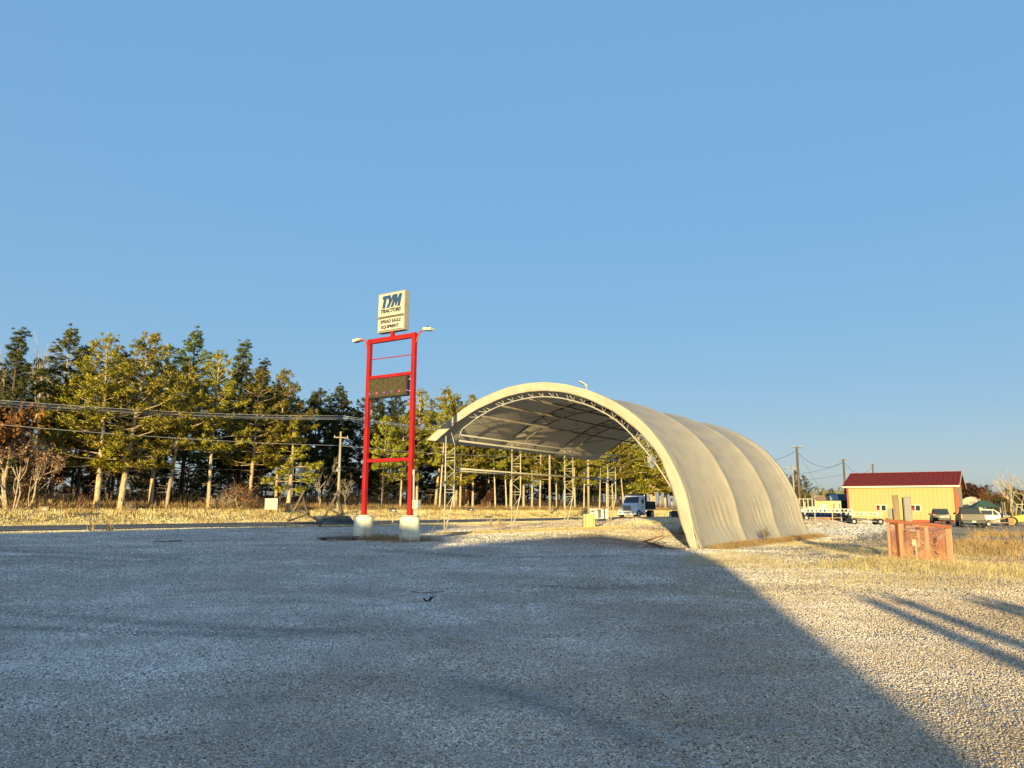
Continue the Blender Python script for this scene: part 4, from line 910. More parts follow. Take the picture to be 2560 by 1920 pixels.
wire((P1[0] - 12, P1[1] - 14, gz(*P1) + 3.9), (P2[0], P2[1], Z2 - 2.4), .4, .018, M['darkwire'], 'lowest wire reaching the shed pole from behind the shelter', None)
wire((P2[0], P2[1], Z2 - .5), (P3[0], P3[1], Z3 - .4), 1.6, .022, M['darkwire'], 'sagging wire between the shed pole and the pole over the roof', None)
wire((P4[0], P4[1], gz(*P4) + h4 - .4), (P4[0] - 18, P4[1] - 20, 7.0), .4, .016, M['darkwire'], 'thin wire leaving the pale crossarm pole to the left', None)
wire((P1[0] + .1, P1[1], Z1 - .8), (P1[0] + 7.2, P1[1] + 6, 1.0), .0, .014, M['darkwire'], 'guy wire slanting from the thick brown pole to the ground', None, 4)
# satellite dish standing by the thick pole
o = thing('satellite_dish', 'grey dish on a short mast at the foot of the thick brown pole', 'dish', G(P1[0] + .8, P1[1] - 3), 0)
MB().tube([(0, 0, 0), (0, 0, 2.6)], .05, 8).build('mast', M['galv'], o); ds = MB().lathe([(.02, .12), (.25, .09), (.48, 0), (.50, 0), (.26, .13), (.02, .16)], 20, (0, 0, 0), 'y').build('reflector', M['rusty'], o, True); ds.location = (-.15, -.1, 2.7); ds.rotation_euler = (-.4, 0, .3)
MB().tube([(-.1, -.1, 2.4), (.5, -.5, 2.7)], .025, 6).build('feed_arm', M['galv'], o); MB().box((.52, -.52, 2.72), (.14, .2, .14)).build('feed', M['black'], o)
# ------------------------------------------------------------------ yellow shed
x0, y0 = at(2394, 100), 100.0
zb = gz(x0, y0)
shed = thing('yellow_shed', 'yellow metal shed with maroon roof and two small windows', 'building', (x0, y0, zb), ROTD)
# local: x runs back from the camera (depth), y runs left along the front wall
LW, WD, EH, RH = 13.0, 12.5, 4.75, 6.6
MB().box((WD / 2, LW / 2, EH / 2), (WD - .02, LW, EH)).build('wall', M['ywall'], shed)
for y in (0.01, LW - .01): MB().prism([(0.02, EH), (WD - .02, EH), (WD / 2, RH - .05)], y - .03 + (.03 if y < 1 else -.03) * 0, y + .03, 'y').build('gable', M['ywall'], shed)
rib0 = None
for i in range(24):
    if rib0 is None: rib0 = MB().box((-.012, 0, EH / 2 + .05), (.04, .035, EH - .2)).build('siding_rib', M['ywall'], shed); c = rib0
    else: c = rib0.copy(); col.objects.link(c); c.parent = shed
    c.location = (0, 0.45 + i * (LW - .9) / 23, 0)
sl = math.atan2(RH - EH, WD / 2); OV = .45
for s in (0, 1):
    e = (-OV, EH - OV * math.tan(sl)) if s == 0 else (WD + OV, EH - OV * math.tan(sl))
    mb = MB(); r_ = (WD / 2, RH); t = .09
    mb.add([(e[0], -.55, e[1] + .12), (r_[0], -.55, r_[1] + .12), (r_[0], LW + .55, r_[1] + .12), (e[0], LW + .55, e[1] + .12), (e[0], -.55, e[1] + .12 - t), (r_[0], -.55, r_[1] + .12 - t), (r_[0], LW + .55, r_[1] + .12 - t), (e[0], LW + .55, e[1] + .12 - t)], [(0, 1, 2, 3), (7, 6, 5, 4), (0, 4, 5, 1), (1, 5, 6, 2), (2, 6, 7, 3), (3, 7, 4, 0)])
    rf = mb.build('roof', M['redroof'], shed)
    if s == 0:
        rr = None
        for i in range(24):
            if rr is None: rr = MB().bar((e[0] + .02, 0, e[1] + .13), (r_[0] - .05, 0, r_[1] + .125), .04, .05).build('roof_rib', M['redroof'], rf); c = rr
            else: c = rr.copy(); col.objects.link(c); c.parent = rf
            c.location = (0, -.3 + i * (LW + .6) / 23, 0)
MB().bar((WD / 2, -.57, RH + .14), (WD / 2, LW + .57, RH + .14), .4, .07).build('ridge_cap', M['redroof'], shed)
MB().box((-OV - .03, LW / 2, EH - .16), (.06, LW + 1.1, .22)).build('fascia', M['whitetrim'], shed)
for y in (.05, LW - .05): MB().box((-.045, y, EH / 2), (.09, .22, EH - .1)).build('corner_trim', M['redtrim'], shed)
for s in (0, 1):
    e = (-OV, EH - OV * math.tan(sl)) if s == 0 else (WD + OV, EH - OV * math.tan(sl))
    MB().bar((e[0], -.58, e[1] + .02), (WD / 2, -.58, RH + .02), .06, .2).build('rake_trim', M['whitetrim'], shed)
MB().box((-.03, LW / 2, .1), (.04, LW - .3, .3)).build('base_trim', M['redtrim'], shed)
for yy in (8.85, 4.75):
    w_ = MB().box((-.05, yy, 1.78), (.10, 1.3, .86)).build('window', M['whitetrim'], shed, bevel=.01)
    for k, dy in enumerate((-.31, .31)): MB().box((-.085, yy + dy, 1.78), (.05, .50, .66)).build('pane', M['glass'], w_)
    MB().lathe([(.0, 0), (.2, .03), (.22, .2), (.1, .34)], 10, (-.118, yy + .31, 1.5)).build('red_jug', M['redthing'], w_).scale = (1, 1, 1)
dr = MB().box((WD * .42, -.06, 1.9), (4.2, .08, 3.8)).build('garage_door', M['door'], shed)
for k in range(4): MB().box((WD * .42, -.11, .5 + k * .95), (4.0, .03, .88)).build('door_panel', M['door'], dr)
for dx in (-2.2, 2.2): MB().box((WD * .42 + dx, -.07, 1.95), (.22, .12, 3.9)).build('door_trim', M['redtrim'], shed)
for k in range(10):
    e0 = Vector((-OV, -.50, EH - OV * math.tan(sl))); e1 = Vector((WD / 2, -.50, RH)); 
# white hoop tent behind the shed
x, y = at(2432, 118), 118; o = thing('white_hoop_tent', 'white rounded storage tent behind the right end of the yellow shed', 'tent', G(x, y), ROTD); o.scale = (.8, .8, .85)
pr = [(2.2, 0), (2.2, 2.0), (2.0, 2.9), (1.5, 3.6), (.8, 4.0), (0, 4.15), (-.8, 4.0), (-1.5, 3.6), (-2.0, 2.9), (-2.2, 2.0), (-2.2, 0)]
MB().prism([(p[0], p[1]) for p in pr], 0.05, 6, 'x').build('cover', M['fabric'], o); MB().tube([(-.02, p[0], p[1]) for p in pr], .09, 6).build('end_hoop', M['fabric'], o); MB().box((.0, -.6, 1.4), (.04, .08, 2.8)).build('zip_seam', M['grey_box'], o)
# green canopy
x, y = at(2462, 112), 112; o = thing('green_canopy', 'dark green pitched canopy behind the white parked car', 'canopy', G(x, y), ROTD + .3)
for dx in (-1.6, 1.6):
    for dy in (-1.6, 1.6): MB().tube([(dx, dy, 0), (dx, dy, 2.0)], .04, 6).build('pole', M['galv'], o)
MB().add([(-1.8, -1.8, 1.95), (1.8, -1.8, 1.95), (1.8, 1.8, 1.95), (-1.8, 1.8, 1.95), (-.2, -.2, 3.0), (.2, -.2, 3.0), (.2, .2, 3.0), (-.2, .2, 3.0)], [(0, 1, 5, 4), (1, 2, 6, 5), (2, 3, 7, 6), (3, 0, 4, 7), (4, 5, 6, 7), (3, 2, 1, 0)]).build('top', M['green'], o); MB().box((0, -1.78, 1.0), (3.0, .05, 1.4)).build('side_curtain', M['whitetrim'], o)
# cream kiosk and dark shed at the left of the yellow building
x, y = at(2072, 108), 108; o = thing('cream_kiosk', 'small cream hut with tan roof between the poles and the yellow shed', 'hut', G(x, y), -.12)
MB().box((0, 1.0, 1.08), (3.5, 2.2, 2.16)).build('wall', M['hut'], o); MB().add([(-1.9, -.25, 2.14), (-.2, -.25, 2.14), (.0, 1.0, 2.98), (-1.4, 1.0, 2.98), (-1.9, 2.2, 2.14), (-.2, 2.2, 2.14)], [(0, 1, 2, 3), (3, 2, 5, 4), (0, 3, 4), (1, 5, 2), (0, 4, 5, 1)]).build('roof', M['tanroof'], o)
MB().box((-.75, -.13, 1.3), (.9, .06, .75)).build('window', M['whitetrim'], o); MB().box((1.1, -.12, 1.0), (.7, .05, 1.8)).build('door', M['door'], o)
for dx in (.78, 1.5): MB().box((dx, -.14, 1.0), (.14, .05, 1.5)).build('post', M['rustboard'], o)
MB().box((-2.2, .2, .8), (.9, 1.2, 1.1)).build('side_cabinet', M['cream'], o)
x, y = at(2107, 116), 116; o = thing('dark_blue_shed', 'low dark blue shed with pale roof panels beside the cream hut', 'shed', G(x, y), -.15)
MB().box((.4, 1.5, 1.15), (4.2, 3, 2.3)).build('wall', M['darkblue'], o)
rf = MB().add([(-2.2, -.3, 2.25), (2.7, -.3, 2.25), (2.3, 1.5, 3.3), (-1.9, 1.5, 3.3), (2.7, 3.3, 2.25), (-2.2, 3.3, 2.25)], [(0, 1, 2, 3), (3, 2, 4, 5), (0, 3, 5), (1, 4, 2), (0, 5, 4, 1)]).build('roof', M['darkblue'], o)
for dx in (-1.4, 1.0): MB().bar((dx + .4, -.2, 2.36), (dx + .55, 1.2, 3.18), 1.2, .05).build('skylight', M['paleblue'], rf)
MB().box((1.5, -.03, 1.1), (.4, .05, 1.5)).build('slit_window', M['glass'], o)
# roll-in dock sections on wheels
def dock(px0, px1, Y, rz, label, posts):
    x = at((px0 + px1) / 2, Y); L_ = (px1 - px0) / 1920 * Y * .987; o = thing('dock_section', label, 'dock', G(x, Y), rz)
    for yy in (0.0, 1.3):
        for z in (.95, 1.28): MB().box((0, yy, z), (L_, .06, .07)).build('rail', M['dockwhite'], o)
        n = int(L_ / .42)
        for i in range(n + 1): MB().box((-L_ / 2 + i * L_ / n, yy, 1.115), (.16 if i % 3 else .3, .05, .26)).build('web_plate', M['dockwhite'], o)
    MB().box((0, .65, .93), (L_, 1.2, .04)).build('deck', M['grey_box'], o)
    for f in posts: MB().tube([(f * L_ / 2, -.05, .0), (f * L_ / 2, -.05, 1.9 if abs(f) > .6 else 1.25)], .05, 6).build('leg', M['dockwhite'], o)
    for f in (-.86, .86):
        for yy in (-.1, 1.4):
            wh = MB().lathe([(.12, -.09), (.30, -.10), (.33, -.05), (.33, .05), (.30, .10), (.12, .09)], 16, (f * L_ / 2, yy, .33), 'y').build('wheel', M['rubber'], o, True); MB().lathe([(.0, -.11), (.14, -.11), (.14, .11), (.0, .11)], 10, (f * L_ / 2, yy, .33), 'y').build('hub', M['dockwhite'], wh)
    MB().tube([(-L_ / 2, -.02, .35), (L_ / 2, -.02, .35)], .03, 6).build('axle_bar', M['dockwhite'], o)
dock(2010, 2128, 84, -.18, 'long white dock section on wheels in front of the cream hut', (-.9, -.5, .2, .55, .95)); dock(2130, 2203, 80, -.12, 'shorter white dock section on wheels in front of the yellow shed', (-.95, .1, .92))
x, y = at(2003, 90), 90; o = thing('pipe_rack', 'white upright pipe rack beside the thick brown pole', 'rack', G(x, y), 0)
for i in range(5): MB().tube([(-.6 + i * .5, 0, 0), (-.6 + i * .5, 0, 2.2)], .06, 6).build('upright', M['dockwhite'], o)
for z in (1.2, 2.15): MB().tube([(-.7, 0, z), (1.5, 0, z)], .05, 6).build('rail', M['dockwhite'], o)
x, y = at(2100, 88), 88; o = thing('blue_tarp_boat', 'low boat under a dark blue tarp behind the long dock section', 'boat', G(x, y), -.1)
secs = []
for i, t in enumerate(np.linspace(0, 1, 7)):
    wv = .85 * math.sin(max(.12, t) * math.pi * .62 + .12); xx = -3.4 + 4.6 * t; hh_ = .95 - .15 * t
    secs.append([(xx, .8 - wv, .35 + .1), (xx, .8 - wv * 1.05, .75), (xx, .8 - wv * .4, hh_), (xx, .8 + wv * .4, hh_), (xx, .8 + wv * 1.05, .75), (xx, .8 + wv, .45), (xx, .8, .28)])
MB().loft(secs).build('tarp_cover', mat('blue_tarp', (.02, .035, .10), .6), o, True); MB().box((-1, .8, .14), (3.4, .5, .28)).build('cradle', M['rustboard'], o)
x, y = at(2118, 86), 86; o = thing('rust_ramp', 'rust-brown ramp boards leaning between the two dock sections', 'ramp', G(x, y), -.1)
for i in range(3): MB().bar((-1.5, i * .3, .75), (1.6, i * .3, .12), .28, .05).build('board', M['rustboard'], o)
# ------------------------------------------------------------------ orange-netted meter box
cxx, cyy = 12.52, 24.0; tilt = -0.085
o = thing('netted_meter_guard', 'timber crate wrapped in orange netting round a utility meter post', 'crate', (cxx, cyy, gz(cxx, cyy)), -0.46); o.scale = (.84, .9, 1.0)
def gz_l(x_): return -0.085 * x_ - .02
W_, D_, H_ = 2.04, 1.5, 1.24
for (x_, y_, wd) in [(-1.0, 0, .10), (-.60, 0, .14), (.24, 0, .13), (.98, 0, .12), (-1.0, D_, .10), (.98, D_, .12), (0, D_, .1)]:
    MB().box((x_, y_, gz_l(x_) + H_ / 2), (wd, .07, H_)).build('upright', M['slat'], o, bevel=.006)
for y_ in (-.02, D_ + .02): MB().bar((-1.08, y_ - .03, gz_l(-1.08) + H_ - .03), (1.06, y_ - .03, gz_l(1.06) + H_ - .03), .05, .10).build('rail', M['netrail'], o)
for x_ in (-1.05, 1.03): MB().bar((x_, 0, gz_l(x_) + H_ - .03), (x_, D_, gz_l(x_) + H_ - .03), .05, .12).build('rail', M['netrail'], o)
MB().bar((-1.06, -.04, gz_l(-1.06) + .05), (1.04, -.04, gz_l(1.04) + .05), .04, .06).build('rail', M['netrail'], o)
MB().bar((-.2, D_ - .05, gz_l(-.2) + .25), (.95, D_ - .05, gz_l(.95) + .98), .06, .12).build('brace', M['wood'], o); MB().bar((-.2, D_ - .09, gz_l(-.2) + .85), (1.0, D_ - .09, gz_l(1) + .02), .05, .05).build('brace', M['palewood'], o)
def net(p0, p1, z0, z1, name):
    # diamond lattice between two uprights
    p0, p1 = Vector(p0), Vector(p1); L_ = (p1 - p0).length; d = (p1 - p0) / L_; mb = MB(); cell = .090; h = z1 - z0; nrm_ = d.cross(Vector((0, 0, 1)))
    s = -h
    while s < L_:
        for sg in (1, -1):
            a, b = s, s + h * 1.0
            t0, t1 = max(0, -a / (b - a)), min(1, (L_ - a) / (b - a))
            if t1 > t0 + .02:
                q0 = p0 + d * (a + (b - a) * t0); q1 = p0 + d * (a + (b - a) * t1)
                za, zb_ = (z0 + h * t0, z0 + h * t1) if sg > 0 else (z1 - h * t0, z1 - h * t1)
                q0 = Vector((q0.x, q0.y, q0.z + za)); q1 = Vector((q1.x, q1.y, q1.z + zb_)); e = (q1 - q0).normalized().cross(nrm_) * .0040
                mb.add([q0 - e, q0 + e, q1 + e, q1 - e], [(0, 1, 2, 3)])
        s += cell
    return mb.build(name, M['orange'], o)
for (p0, p1) in [((-1.05, -.075, 0), (1.03, -.075, -.175)), ((-1.05, D_ + .05, 0), (1.03, D_ + .05, -.175)), ((-1.07, -.05, .07), (-1.07, D_, .07)), ((1.05, -.05, -.1), (1.05, D_, -.1))]: net(p0, p1, .09, H_ + .02, 'netting')['kind'] = 'stuff'
MB().box((-.64 + .0, .35, 1.07 - .05), (.22, .05, 2.14)).build('post', M['tanwood'], o, bevel=.01).rotation_euler = (0, -.03, 0)
MB().box((-.46, .45, 1.0), (.05, .05, 2.0)).build('post', M['wood'], o)
MB().box((-.30, .30, 1.52), (.26, .10, .98)).build('meter_cabinet', M['metergrey'], o, bevel=.03)
MB().box((-.86, .5, 1.40), (.26, .08, .5)).build('panel_box', M['metergrey'], o, bevel=.01)
mt = MB().box((-.22, .22, .80), (.16, .12, .22)).build('meter_socket', M['tanwood'], o, bevel=.01); MB().box((-.18, .22, .62), (.14, .12, .20)).build('meter_box', M['cream'], mt); MB().lathe([(.02, 0), (.17, .0), (.14, .05), (.02, .07)], 14, (-.24, .2, .96), 'z').build('hood', M['grey_box'], mt)
MB().tube([(-.13, .2, .0), (-.13, .2, .55)], .035, 8).build('conduit', M['pvc'], o); MB().tube([(-.42, .25, .62), (-.42, .25, .98), (-.34, .25, .98)], .012, 5).build('cable', M['black'], o)
for (x_, y_) in [(12.42, 23.4), (13.5, 23.2)]:
    q = thing('white_stone', 'small white stone in the grass before the orange netting, ' + ('left' if x_ < 13 else 'right'), 'stone', G(x_, y_), 0)
    mb = MB().lathe([(.01, -.02), (.06, 0), (.08, .04), (.05, .085), (.01, .095)], 9); mb.v = [(v[0] * 1.3, v[1], v[2]) for v in mb.v]; mb.build('rock', M['pvc'], q, True); MB().lathe([(.01, -.02), (.04, 0), (.03, .04), (.01, .05)], 7, (.1, .03, 0)).build('chip', M['pvc'], q)

# ------------------------------------------------------------------ vehicles
def wheel(o, x, y, r, wd, rimm='rim'):
    t = MB().lathe([(r * .55, -wd / 2), (r * .9, -wd / 2), (r, -wd * .35), (r, wd * .35), (r * .9, wd / 2), (r * .55, wd / 2)], 22, (x, y, r), 'y').build('wheel', M['rubber'], o, True)
    s = 1 if y > 0 else -1
    MB().lathe([(.01, 0), (r * .22, .0), (r * .25, .03 * s), (r * .58, .01 * s), (r * .6, -.04 * s), (.01, -.05 * s)], 16, (x, y + s * wd * .46, r), 'y').build('rim', M[rimm], t)
def body_loft(stations, wz):                            # stations: x, half width, z bottom, z belt, z top, top half width
    secs = []
    for (x, hw, zb_, zm, zt, tw) in stations: secs.append([(x, -hw * .94, zb_), (x, hw * .94, zb_), (x, hw, zb_ + .18), (x, hw, zm), (x, tw, zt), (x, -tw, zt), (x, -hw, zm), (x, -hw, zb_ + .18)])
    return MB().loft(secs)
# dump truck, facing the camera and turned to its right
tx, ty = at(1592, 93), 93.0; fw = (math.sin(R(209)), math.cos(R(209)))
trk = thing('dump_truck', 'white dump truck with black box and cab shield, facing the shelter', 'truck', G(tx, ty), math.atan2(fw[1], fw[0]))
MB().box((-.4, 0, .72), (6.4, .8, .22)).build('chassis', M['dumpblack'], trk)
hood = MB().loft([[(x, -w1, z0), (x, w1, z0), (x, w1, z1 - .15), (x, w1 * .82, z1), (x, -w1 * .82, z1), (x, -w1, z1 - .15)] for (x, w1, z0, z1) in [(3.05, .62, .85, 1.62), (2.9, .72, .80, 1.72), (2.2, .84, .80, 1.84), (1.45, .92, .80, 1.92)]]).build('hood', M['truckwhite'], trk, True, .04)
gr = MB().box((3.06, 0, 1.28), (.06, 1.0, .62)).build('grille', M['chrome'], trk, bevel=.03)
for i in range(5): MB().box((3.10, 0, 1.06 + i * .11), (.02, .9, .05)).build('grille_slat', M['dumpblack'], gr)
MB().box((3.10, 0, 1.28), (.03, .06, .62)).build('grille_bar', M['chrome'], gr)
for s in (-1, 1):
    f = MB().loft([[(x, s * .62, z0), (x, s * 1.16, z0), (x, s * 1.16, z1), (x, s * .62, z1 + .04)] for (x, z0, z1) in [(3.0, .72, 1.05), (2.7, .95, 1.22), (2.2, 1.1, 1.28), (1.7, 1.0, 1.2), (1.45, .7, 1.0)]]).build('fender', M['truckwhite'], trk, False, .04)
    MB().box((3.0, s * .86, .98), (.08, .34, .24)).build('headlight', M['headl'], trk, bevel=.03)
    mr = MB().box((1.5, s * 1.38, 2.05), (.08, .22, .50)).build('mirror', M['dumpblack'], trk); MB().tube([(1.4, s * 1.05, 2.2), (1.48, s * 1.3, 2.2)], .02, 5).build('mirror_arm', M['dumpblack'], mr)
bp = MB().box((3.12, 0, .68), (.22, 2.3, .34)).build('bumper', M['truckwhite'], trk, bevel=.05); MB().box((3.24, 0, .72), (.02, .8, .14)).build('air_slot', M['dumpblack'], bp)
for s in (-1, 1): MB().lathe([(.01, 0), (.09, 0), (.09, .02), (.01, .02)], 12, (3.225, s * .78, .74), 'x').build('fog_lamp', M['dumpblack'], bp)
cabt = MB().loft([[(x, -w1, z0), (x, w1, z0), (x, w1, 1.85), (x, w2, z1), (x, -w2, z1), (x, -w1, 1.85)] for (x, w1, w2, z0, z1) in [(1.62, 1.02, 1.0, .80, 1.90), (1.18, 1.05, .96, .80, 2.66), (.95, 1.07, .98, .80, 2.74), (-.25, 1.07, .98, .80, 2.74)]]).build('cab', M['truckwhite'], trk, False, .05)
MB().add([(1.66, -.90, 1.92), (1.66, .90, 1.92), (1.24, .86, 2.60), (1.24, -.86, 2.60)], [(0, 1, 2, 3)]).build('windshield', M['carglass'], trk)
for s in (-1, 1):
    MB().add([(1.12, s * 1.085, 1.9), (.15, s * 1.085, 1.9), (.15, s * 1.005, 2.55), (.98, s * 1.005, 2.55)], [(0, 1, 2, 3)]).build('side_window', M['carglass'], trk)
    dr = MB().add([(1.2, s * 1.082, .95), (.05, s * 1.082, .95), (.05, s * 1.082, 1.82), (1.2, s * 1.082, 1.82)], [(0, 1, 2, 3)]).build('door', M['truckwhite'], trk)
    MB().box((.6, s * 1.09, 1.42), (.5, .01, .22)).build('door_lettering', M['bluegrey'], dr); MB().box((.15, s * 1.1, 1.72), (.16, .03, .05)).build('handle', M['dumpblack'], dr)
    MB().box((.7, s * 1.0, .55), (1.2, .3, .10)).build('step', M['chrome'], trk); MB().lathe([(.01, -.5), (.28, -.5), (.28, .5), (.01, .5)], 14, (.35, s * .88, .72), 'x').build('fuel_tank', M['chrome'], trk)
MB().tube([(-.4, .9, .8), (-.4, .9, 2.9)], .07, 8).build('exhaust_stack', M['chrome'], trk)
bx = MB().add([(-.55, -1.1, 1.1), (-3.6, -1.1, 1.1), (-3.6, 1.1, 1.1), (-.55, 1.1, 1.1), (-.55, -1.2, 2.1), (-3.6, -1.2, 2.1), (-3.6, 1.2, 2.1), (-.55, 1.2, 2.1), (-.65, -1.1, 2.1), (-3.5, -1.1, 2.1), (-3.5, 1.1, 2.1), (-.65, 1.1, 2.1), (-.65, -1.0, 1.2), (-3.5, -1.0, 1.2), (-3.5, 1.0, 1.2), (-.65, 1.0, 1.2)], [(3, 2, 1, 0), (0, 1, 5, 4), (1, 2, 6, 5), (2, 3, 7, 6), (3, 0, 4, 7), (4, 5, 9, 8), (5, 6, 10, 9), (6, 7, 11, 10), (7, 4, 8, 11), (8, 9, 13, 12), (9, 10, 14, 13), (10, 11, 15, 14), (11, 8, 12, 15), (12, 13, 14, 15)]).build('dump_box', M['dumpblack'], trk)
for s in (-1, 1):
    for i in range(5): MB().box((-.8 - i * .66, s * 1.2, 1.58), (.10, .10, .95)).build('box_rib', M['dumpblack'], bx)
    MB().box((-2.05, s * 1.2, 1.13), (3.0, .08, .10)).build('box_rail', M['chrome'], bx)
sh_ = MB().box((.0, 0, 2.92), (1.25, 2.3, .08)).build('cab_shield', M['dumpblack'], trk); MB().box((-.58, 0, 2.45), (.08, 2.3, .95)).build('headboard', M['dumpblack'], sh_)
wheel(trk, 2.25, .98, .52, .30); wheel(trk, 2.25, -.98, .52, .30)
for s in (-1, 1):
    wheel(trk, -2.5, s * .98, .52, .28); wheel(trk, -2.5, s * .66, .52, .26); MB().box((-3.15, s * .85, .62), (.03, .55, .8)).build('mud_flap', M['door'], trk)
# snow-plough blade beyond the truck
x, y = at(1697, 95), 95; o = thing('loader_bucket', 'dark steel loader bucket lying on the gravel right of the dump truck', 'bucket', G(x, y), .05)
MB().prism([(0, 0), (-.75, .05), (-.8, .10), (-.1, .14), (-.02, .75), (.25, .78), (.2, .1)], -1.05, 1.05, 'x').build('blade', M['dumpblack'], o); [MB().prism([(-.8, .04), (.2, .06), (.22, .78), (-.1, .75)], s * 1.05 - .03, s * 1.05 + .03, 'x').build('side_plate', M['grey_box'], o) for s in (-1, 1)]
MB().box((0, -.82, .06), (2.1, .12, .03)).build('cutting_edge', M['chrome'], o); MB().box((.1, .5, .62), (1.4, .5, .5)).build('coupler', M['darkblue'], o)
# parked cars at the right
def suv(x, y, az, label, paint, L_=4.6, Wd=1.86, H_=1.68, name='parked_suv'):
    o = thing(name, label, 'car', G(x, y), math.pi / 2 - R(az)); h = Wd / 2; F_ = L_ / 2
    body_loft([(F_, h * .72, .42, .70, .76, h * .62), (F_ - .25, h * .92, .30, .85, .95, h * .80), (F_ - 1.1, h * .98, .25, .95, 1.06, h * .86), (F_ - 1.5, h, .25, .98, 1.10, h * .88), (-F_ + .5, h, .27, 1.0, 1.12, h * .88), (-F_ + .12, h * .95, .32, .98, 1.1, h * .85), (-F_, h * .86, .42, .90, 1.02, h * .78)], 0).build('body', paint, o, True, .03)
    g = MB().loft([[(x_, -w1, 1.02), (x_, w1, 1.02), (x_ + dx, w2, zt), (x_ + dx, -w2, zt)] for (x_, dx, w1, w2, zt) in [(F_ - 1.25, -.05, h * .85, h * .8, 1.10), (F_ - 1.55, -.55, h * .87, h * .72, H_ - .04), (-.2, -.1, h * .88, h * .74, H_), (-F_ + .75, 0, h * .87, h * .72, H_ - .05), (-F_ + .15, .0, h * .83, h * .70, 1.12)]]).build('cabin', paint, o, True, .02)
    MB().add([(-F_ + .09, -h * .74, 1.10), (-F_ + .09, h * .74, 1.10), (-F_ + .52, h * .64, H_ - .15), (-F_ + .52, -h * .64, H_ - .15)], [(0, 1, 2, 3)]).build('rear_window', M['carglass'], o)
    MB().add([(F_ - 1.30, -h * .78, 1.12), (F_ - 1.30, h * .78, 1.12), (F_ - 2.02, h * .68, H_ - .10), (F_ - 2.02, -h * .68, H_ - .10)], [(0, 1, 2, 3)]).build('windshield', M['carglass'], o)
    for s in (-1, 1):
        for (xa, xb) in ((F_ - 1.75, .1), (0.0, -1.0), (-1.1, -F_ + .85)): MB().add([(xa, s * h * .885, 1.10), (xb, s * h * .885, 1.10), (xb - .02, s * h * .77, H_ - .15), (xa - (.35 if xa > 0.3 else 0), s * h * .77, H_ - .15)], [(0, 1, 2, 3)]).build('side_window', M['carglass'], o)
        MB().box((-F_ + .06, s * h * .74, .98), (.10, .34, .16)).build('tail_light', M['tail'], o); MB().box((F_ - .14, s * h * .68, .78), (.14, .36, .12)).build('headlight', M['headl'], o)
        MB().box((F_ - 1.75, s * (h + .07), 1.08), (.12, .2, .13)).build('mirror', paint, o)
        for wx in (F_ - .95, -F_ + .95): wheel(o, wx, s * (h - .12), .35, .23)
    MB().box((-F_ + .02, 0, .52), (.12, Wd * .86, .24)).build('bumper', M['black'], o, bevel=.03); MB().box((-F_ - .03, 0, .78), (.03, .32, .13)).build('plate', M['whitetrim'], o); MB().box((F_ - .02, 0, .58), (.06, 1.1, .2)).build('grille', M['black'], o)
    return o
suv(at(2350, 88), 88.0, 24, 'taupe crossover parked rear-on in front of the yellow shed', M['suvpaint'])
suv(at(2478, 82), 82.0, 112, 'white car with its nose to the right, behind the dark pickup', M['whitepaint'], name='parked_car')
# pickup seen from behind
x, y = at(2424, 75), 75.0; o = thing('pickup_truck', 'dark grey pickup parked with its tailgate to the camera by the shed', 'pickup', G(x, y), math.pi / 2 - R(24)); h = 1.0
body_loft([(2.85, .74, .5, .85, .95, .64), (2.6, .95, .42, 1.02, 1.12, .86), (1.5, .99, .42, 1.10, 1.18, .90), (1.3, 1.0, .42, 1.12, 1.22, .92), (-.55, 1.0, .42, 1.14, 1.24, .92)], 0).build('body', M['pickuppaint'], o, True, .03)
MB().loft([[(a_, -w1, 1.15), (a_, w1, 1.15), (a_ + d_, w2, zt), (a_ + d_, -w2, zt)] for (a_, d_, w1, w2, zt) in [(1.45, -.04, .90, .86, 1.22), (1.2, -.5, .92, .76, 1.82), (.3, 0, .93, .78, 1.88), (-.35, 0, .92, .76, 1.84), (-.55, .02, .90, .84, 1.25)]]).build('cabin', M['pickuppaint'], o, True, .02)
MB().add([(-.58, -.76, 1.28), (-.58, .76, 1.28), (-.47, .68, 1.74), (-.47, -.68, 1.74)], [(0, 1, 2, 3)]).build('rear_window', M['carglass'], o)
for s in (-1, 1):
    MB().add([(1.05, s * .935, 1.26), (-.3, s * .935, 1.26), (-.28, s * .82, 1.74), (.65, s * .82, 1.74)], [(0, 1, 2, 3)]).build('side_window', M['carglass'], o)
    MB().box((-1.72, s * .95, .88), (2.3, .12, .78)).build('bed_side', M['pickuppaint'], o, bevel=.03); MB().box((-2.86, s * .94, .98), (.08, .12, .42)).build('tail_light', M['tail'], o); MB().box((1.1, s * 1.12, 1.28), (.12, .2, .18)).build('mirror', M['black'], o)
    for wx in (1.95, -1.75): wheel(o, wx, s * .88, .40, .27)
    MB().box((2.78, s * .72, .95), (.1, .32, .2)).build('headlight', M['headl'], o)
MB().box((-1.7, 0, .62), (2.3, 1.8, .08)).build('bed_floor', M['black'], o); tg = MB().box((-2.84, 0, .94), (.08, 1.78, .62)).build('tailgate', M['pickuppaint'], o, bevel=.03); MB().box((-2.89, 0, 1.08), (.02, .2, .06)).build('handle', M['black'], tg)
bp = MB().box((-2.95, 0, .50), (.2, 1.9, .20)).build('bumper', M['black'], o, bevel=.03); MB().box((-3.06, 0, .55), (.02, .32, .15)).build('plate', M['whitetrim'], bp)
